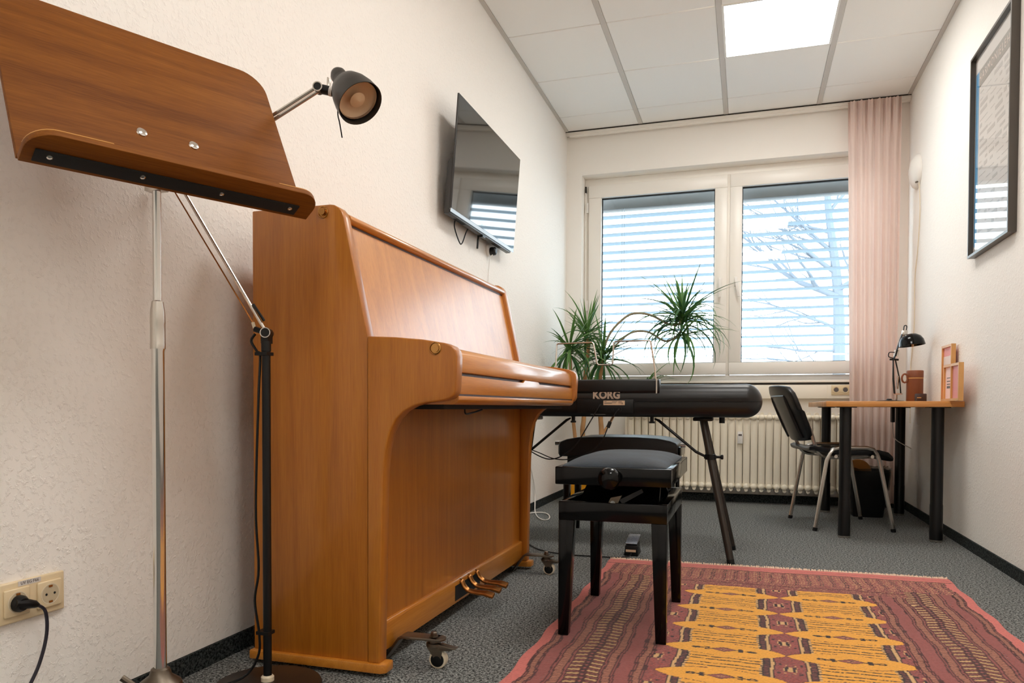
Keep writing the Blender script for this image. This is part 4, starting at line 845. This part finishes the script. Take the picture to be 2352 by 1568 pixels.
MB().cyl((-.512, 3.500, .012), (-.512, 3.488, .011), .004, 8).tube(smooth([(-.512, 3.489, .011), (-.52, 3.465, .006), (-.56, 3.425, .005), (-.62, 3.42, .005), (-.70, 3.415, .005), (-.83, 3.425, .005), (-.95, 3.49, .005), (-1.04, 3.61, .005), (-1.09, 3.70, .005)]), .003, 8).build('cable', M['black'], sp)

# ------------------------------------------------------------------ dracaena in its yellow pot
po = thing('flower_pot', (-1.10, 5.36, 0), 'square yellow flower pot in the corner behind the benches', 'flower pot')
taper(MB(), -1.09, 5.37, 0, .25, .13, .148, r=.012, th=.012).build('pot', M['yellow'], po)
MB().box(-1.223, -.957, 5.237, 5.503, .21, .222).build('soil', M['soil'], po)
dp = thing('dracaena_plant', (-1.10, 5.36, .222), 'tall dracaena plant with long drooping green leaves in yellow pot', 'plant')
def leaf_mesh(droop, name):
    n = 8; vs = []; fs = []; p = Vector((0, 0, 0)); a = 0
    for i in range(n + 1):
        t = i / n; w = .030 * min(1, .45 + t * 3) * (1 - t ** 2.2) + .0006
        vs += [(p.x, -w, p.z + w * .45), (p.x, 0, p.z), (p.x, w, p.z + w * .45)]
        a += droop / n * (.4 + 1.2 * t); p = p + Vector((math.cos(a), 0, -math.sin(a))) / n
    for i in range(n): fs += [(3 * i, 3 * i + 1, 3 * i + 4, 3 * i + 3), (3 * i + 1, 3 * i + 2, 3 * i + 5, 3 * i + 4)]
    me = bpy.data.meshes.new(name); me.from_pydata(vs, [], fs); me.polygons.foreach_set('use_smooth', [True] * len(fs)); return me
LV = []
for k, d in enumerate((.15, .6, 1.1, 1.6, 2.1)):
    for mt in ('leaf', 'leaf2'):
        me = leaf_mesh(d, 'leaf'); me.materials.append(M[mt]); LV.append((d, me))
rl = random.Random(5)
def crown(stem, pos, n, l0, l1, emin, emax, xmin=-1.365, ymax=5.76, droopy=.5):
    pos = Vector(pos); root = Vector(dp.location); made = 0; tries = 0
    while made < n and tries < n * 12:
        tries += 1; az = rl.uniform(0, 2 * PI); q = rl.random(); el = math.radians(emin + (emax - emin) * q); ln = rl.uniform(l0, l1)
        k = min(4, max(0, int((1 - q) * 4 * droopy + rl.uniform(0, 1.6)))); d, me = LV[2 * k + rl.randint(0, 1)]
        h = pos + Vector((0, 0, rl.uniform(-.05, .03)))
        ok = True; a = 0; p = [0, 0]
        for i in range(8):          # stay clear of the walls and the window
            a += d / 8 * (.4 + 1.2 * i / 8); c_ = math.cos(el - a) * ln / 8; s_ = math.sin(el - a) * ln / 8; p[0] += c_; p[1] += s_
            w = h + Vector((math.cos(az) * p[0], math.sin(az) * p[0], p[1]))
            if w.x < xmin or w.y > (ymax if w.z < WZ0 else 5.90) or w.z < .36 or (w.y > 5.62 and w.z < .92): ok = False
        if not ok: continue
        o = bpy.data.objects.new('leaf', me); COL.objects.link(o); o.parent = stem
        o.matrix_local = Matrix.Translation(h - root) @ Matrix.Rotation(az, 4, 'Z') @ Matrix.Rotation(-el, 4, 'Y') @ Matrix.Rotation(rl.uniform(-.3, .3), 4, 'X') @ Matrix.Scale(ln, 4) @ Matrix.Diagonal((1, .33 / ln * rl.uniform(.8, 1.2), 1, 1))
        made += 1
def stem(pts, r0, r1, mat='bark'):
    p = smooth(pts, 5); n = len(p); return MB().tube(p, [r0 + (r1 - r0) * i / (n - 1) for i in range(n)], 8).build('stem', M[mat], dp, angle=60)
sA = stem([(-1.12, 5.37, .215), (-1.15, 5.38, .5), (-1.145, 5.40, .63), (-1.14, 5.40, .9), (-1.115, 5.40, 1.12), (-1.125, 5.40, 1.22)], .02, .012)
sB = stem([(-1.16, 5.34, .215), (-1.19, 5.25, .6), (-1.20, 5.20, .95), (-1.20, 5.18, 1.10)], .015, .010)
sC = stem([(-1.01, 5.38, .215), (-1.012, 5.40, .5), (-1.02, 5.40, .62), (-1.03, 5.40, .85), (-1.00, 5.38, 1.06)], .022, .012)
sE = stem([(-1.01, 5.40, .5), (-.96, 5.42, .58), (-.88, 5.45, .72), (-.72, 5.45, .86), (-.685, 5.45, .90)], .011, .006)
sD = stem([(-1.03, 5.40, 1.0), (-.97, 5.42, 1.22), (-.86, 5.44, 1.35), (-.77, 5.45, 1.385), (-.66, 5.46, 1.365), (-.54, 5.46, 1.30), (-.47, 5.46, 1.30), (-.445, 5.46, 1.36)], .009, .008, 'drystem')
sF = stem([(-1.03, 5.40, .95), (-.96, 5.42, 1.10), (-.86, 5.44, 1.21), (-.78, 5.45, 1.252), (-.68, 5.46, 1.245), (-.57, 5.46, 1.18), (-.50, 5.46, 1.20), (-.455, 5.46, 1.25)], .008, .007, 'drystem')
crown(sA, (-1.125, 5.40, 1.22), 46, .24, .40, -25, 84)
crown(sB, (-1.20, 5.18, 1.12), 50, .26, .42, -35, 62, droopy=.9)
crown(sC, (-1.00, 5.38, 1.06), 56, .30, .46, -40, 75, droopy=.8)
crown(sD, (-.445, 5.46, 1.35), 36, .26, .36, 10, 85, droopy=.8)
crown(sD, (-.445, 5.46, 1.335), 56, .34, .50, -5, 60, droopy=1.15)
crown(sF, (-.455, 5.46, 1.25), 36, .30, .44, -30, 35, droopy=1.1)
crown(sE, (-.685, 5.45, .90), 18, .20, .32, -50, 60, droopy=.8)

# ------------------------------------------------------------------ rug: woven pattern worked out knot by knot
def make_rug():
    t = thing('rug', (.1, 2.2, 0), 'red oriental rug with rows of yellow medallions and white fringe', 'rug')
    x0, x1, y0, y1, st = -.59, .79, .55, 3.395, .0034
    nx, ny = int((x1 - x0) / st) + 1, int((y1 - y0) / st) + 1
    gx_, gy_ = np.meshgrid(np.linspace(x0, x1, nx), np.linspace(y0, y1, ny)); rg = np.random.default_rng(4)
    wob = .0035 * np.sin(gy_ * 17 + gx_ * 3) + .002 * np.sin(gy_ * 43 + 1)
    X = gx_ + wob; Y = gy_ + .003 * np.sin(gx_ * 13) + .0015 * np.sin(gx_ * 61)
    C = np.zeros((ny, nx, 3))
    c = lambda *v: np.array(lin(v)[:3])
    MAU, RED, DRK, BLK, SAL, YEL, CRM, HAT = c(146, 78, 74), c(172, 74, 66), c(92, 40, 40), c(40, 26, 30), c(206, 112, 104), c(230, 162, 58), c(206, 164, 112), c(170, 112, 90)
    C[:] = MAU
    def put(mask, col): C[mask] = col
    u = np.abs(X - .1)
    # plain bands, hatched bands and the dark leaf border
    put(u > .655, SAL)
    for a, b in ((.345, .38), (.42, .46), (.545, .59), (.625, .655)):
        m = (u > a) & (u <= b); put(m, MAU)
        w = b - a; k = (u > a + w * .24) & (u < b - w * .24); put(k, HAT); put(k & ((Y % .0115) < .0035), DRK)
        for q in (a + .001, a + w * .22, b - w * .22, b - .001): put(np.abs(u - q) < .0021, DRK * .6)
    m = (u > .462) & (u <= .543); s = (u - .5025) / .0405
    put(m, DRK * .75)
    vv = (Y + .012 * np.abs(s)) % .030
    put(m & (np.abs(s) > .25) & (vv < .011), CRM * .85); put(m & (np.abs(s) > .3) & (vv > .016) & (vv < .024), MAU * .8)
    put(m & (np.abs(s) > .55) & (vv > .012) & (vv < .016), BLK)
    put(m & (np.abs(s) < .2) & ((Y % .024) < .012) & ((u % .008) < .004), BLK); put(m & (np.abs(s) < .1) & ((Y % .024) > .012), MAU)
    # field of medallions
    f = u <= .343; ph = ((Y - 2.875 + .11175) % .2235) - .11175
    put(f, MAU); put(f & (rg.random(X.shape) < .18), RED * .9); put(f & ((Y % .011) < .004) & (rg.random(X.shape) < .45), DRK)
    for cx in (-.055, .285):
        dx = X - cx; ax_ = np.abs(dx); blk = f & (ax_ < .094) & (Y < 3.0)
        put(blk, YEL)
        for q in (.074, .096): put(blk & (np.abs(np.abs(ph) - q) < .0030) & (rg.random(X.shape) < .9), BLK)
        hw = .056 * np.clip(1 - (ax_ / .168) ** 2.0, 0, 1) ** .7
        loz = f & (np.abs(ph) < hw) & (ax_ < .168) & (Y < 3.0); put(loz, YEL)
        put(f & (ax_ > .03) & (ax_ < .17) & (np.abs(np.abs(ph) - hw - .002) < .002) & (rg.random(X.shape) < .7) & (Y < 3.0), DRK)
        out = f & ~loz & (Y < 3.0)
        put(out & (ax_ > .094) & (ax_ < .100), CRM); put(out & (ax_ > .094) & (ax_ < .100) & ((ph % .018) < .005), BLK)
        lad = out & (ax_ > .100) & (ax_ < .120); put(lad, BLK); put(lad & ((ph % .012) < .0045) & (ax_ > .104) & (ax_ < .117), MAU * .8)
        put(out & (ax_ > .120) & (ax_ < .128), CRM); put(out & (ax_ > .128) & (ax_ < .1315), BLK)
        # motif in each medallion
        dm = np.abs(ph) / .020 + ax_ / .040; put(loz & (dm < 1), MAU); put(loz & (dm < 1) & (dm > .82), BLK); put(loz & (dm < .3), CRM); put(loz & (dm < .5) & (np.abs(ax_ - np.abs(ph)) < .002), DRK)
        put(loz & (np.abs(ax_ - .047) < .007) & (np.abs(np.abs(ph) - .008) < .0045), BLK); put(loz & (np.abs(ph) < .0025) & (ax_ > .035) & (ax_ < .085), BLK)
        r = np.hypot((ax_ - .077) / 1.6, ph); put(loz & (r < .0085) & (r > .0045), BLK)
    for cx in (.115, -.235, .450):       # red hexagons between medallions
        d2 = np.abs(X - cx); pv = np.abs(np.abs(ph) - .11175); hx = f & (d2 < .036) & (Y < 2.99)
        put(hx & (d2 < .017) & (pv < .018), CRM); put(hx & (d2 > .006) & (d2 < .014) & (pv < .018), BLK)
        put(hx & (np.abs(d2 - .027) < .004) & (np.abs(pv - .034) < .006), BLK); put(hx & (np.abs(d2 - .012) < .003) & (np.abs(pv - .030) < .004), CRM)
    # end border
    e = (Y > 3.0) & (Y <= 3.115) & (u < .47); put(e, MAU); put(e & (rg.random(X.shape) < .22), DRK); put(e & (rg.random(X.shape) < .08), CRM); put(e & (np.abs(Y - 3.06) < .004), DRK)
    e = (Y > 3.06 + .075 * (u < .47)) & (Y <= 3.31) & (u < .655); dots = (Y > 3.105) & (Y <= 3.31) & (u < .655)
    put(dots, MAU * 1.08); put(dots & (rg.random(X.shape) < .1), CRM)
    put(dots & ((X % .046) < .018) & ((X % .009) < .005) & ((Y % .028) < .016), BLK); put(dots & ((X % .046) > .024) & ((X % .011) < .004) & ((Y % .02) < .006), CRM)
    put(np.abs(Y - 3.308) < .004, DRK); put(Y > 3.312, SAL); put(np.abs(Y - 3.348) < .003, SAL * .7)
    C *= (.88 + .24 * rg.random((ny, nx, 1)))
    edge = .004 * np.sin(gy_ * 23) * (u > .6) * np.sign(X - .1)
    # flatten to one mesh
    z = .007 + .0008 * rg.random((ny, nx)); z[0, :] = z[-1, :] = .001; z[:, 0] = z[:, -1] = .001
    V = np.stack([gx_ + edge - .1, gy_ - 2.2 + .012 * np.sin(gx_ * 2.2) * (gy_ > 2.9), z], -1).reshape(-1, 3)
    idx = np.arange(nx * ny).reshape(ny, nx); Fq = np.stack([idx[:-1, :-1], idx[:-1, 1:], idx[1:, 1:], idx[1:, :-1]], -1).reshape(-1, 4)
    me = bpy.data.meshes.new('pile'); me.vertices.add(len(V)); me.vertices.foreach_set('co', V.ravel())
    me.loops.add(Fq.size); me.loops.foreach_set('vertex_index', Fq.ravel().astype(np.int32)); me.polygons.add(len(Fq))
    me.polygons.foreach_set('loop_start', np.arange(0, Fq.size, 4, dtype=np.int32)); me.update(calc_edges=True)
    ca = me.color_attributes.new('knots', 'FLOAT_COLOR', 'POINT'); ca.data.foreach_set('color', np.concatenate([C.reshape(-1, 3), np.ones((nx * ny, 1))], 1).astype(np.float32).ravel())
    m, N, L, b = newmat('woven_rug'); at = N.new('ShaderNodeAttribute'); at.attribute_name = 'knots'; L.new(at.outputs[0], b.inputs['Base Color']); b.inputs['Roughness'].default_value = .95; b.inputs['Sheen Weight'].default_value = .25; b.inputs['Specular IOR Level'].default_value = .1
    add_bump(N, L, b, 420, .5, .003); me.materials.append(m); me.polygons.foreach_set('use_smooth', [True] * len(Fq))
    o = bpy.data.objects.new('pile', me); COL.objects.link(o); o.parent = t
    fr = MB(); rr = random.Random(2); x = -.585
    while x < .785:
        big = .5 + .5 * math.sin(x * 9) + (.8 if rr.random() < .06 else 0); ln = rr.uniform(.008, .016) + .010 * max(0, big - .5); y = 3.395 + .012 * math.sin(x * 2.2)
        fr.tube([(x, y - .004, .004), (x + rr.uniform(-.004, .004), y + ln * .5, .008 + rr.uniform(0, .004)), (x + rr.uniform(-.008, .008), y + ln, .003 + rr.uniform(0, .003))], [.0028, .003, .0016], 5); x += rr.uniform(.0035, .006)
    fo = fr.build('fringe', M['fringe'], t, angle=80); fo['kind'] = 'stuff'
make_rug()
bpy.context.view_layer.update()
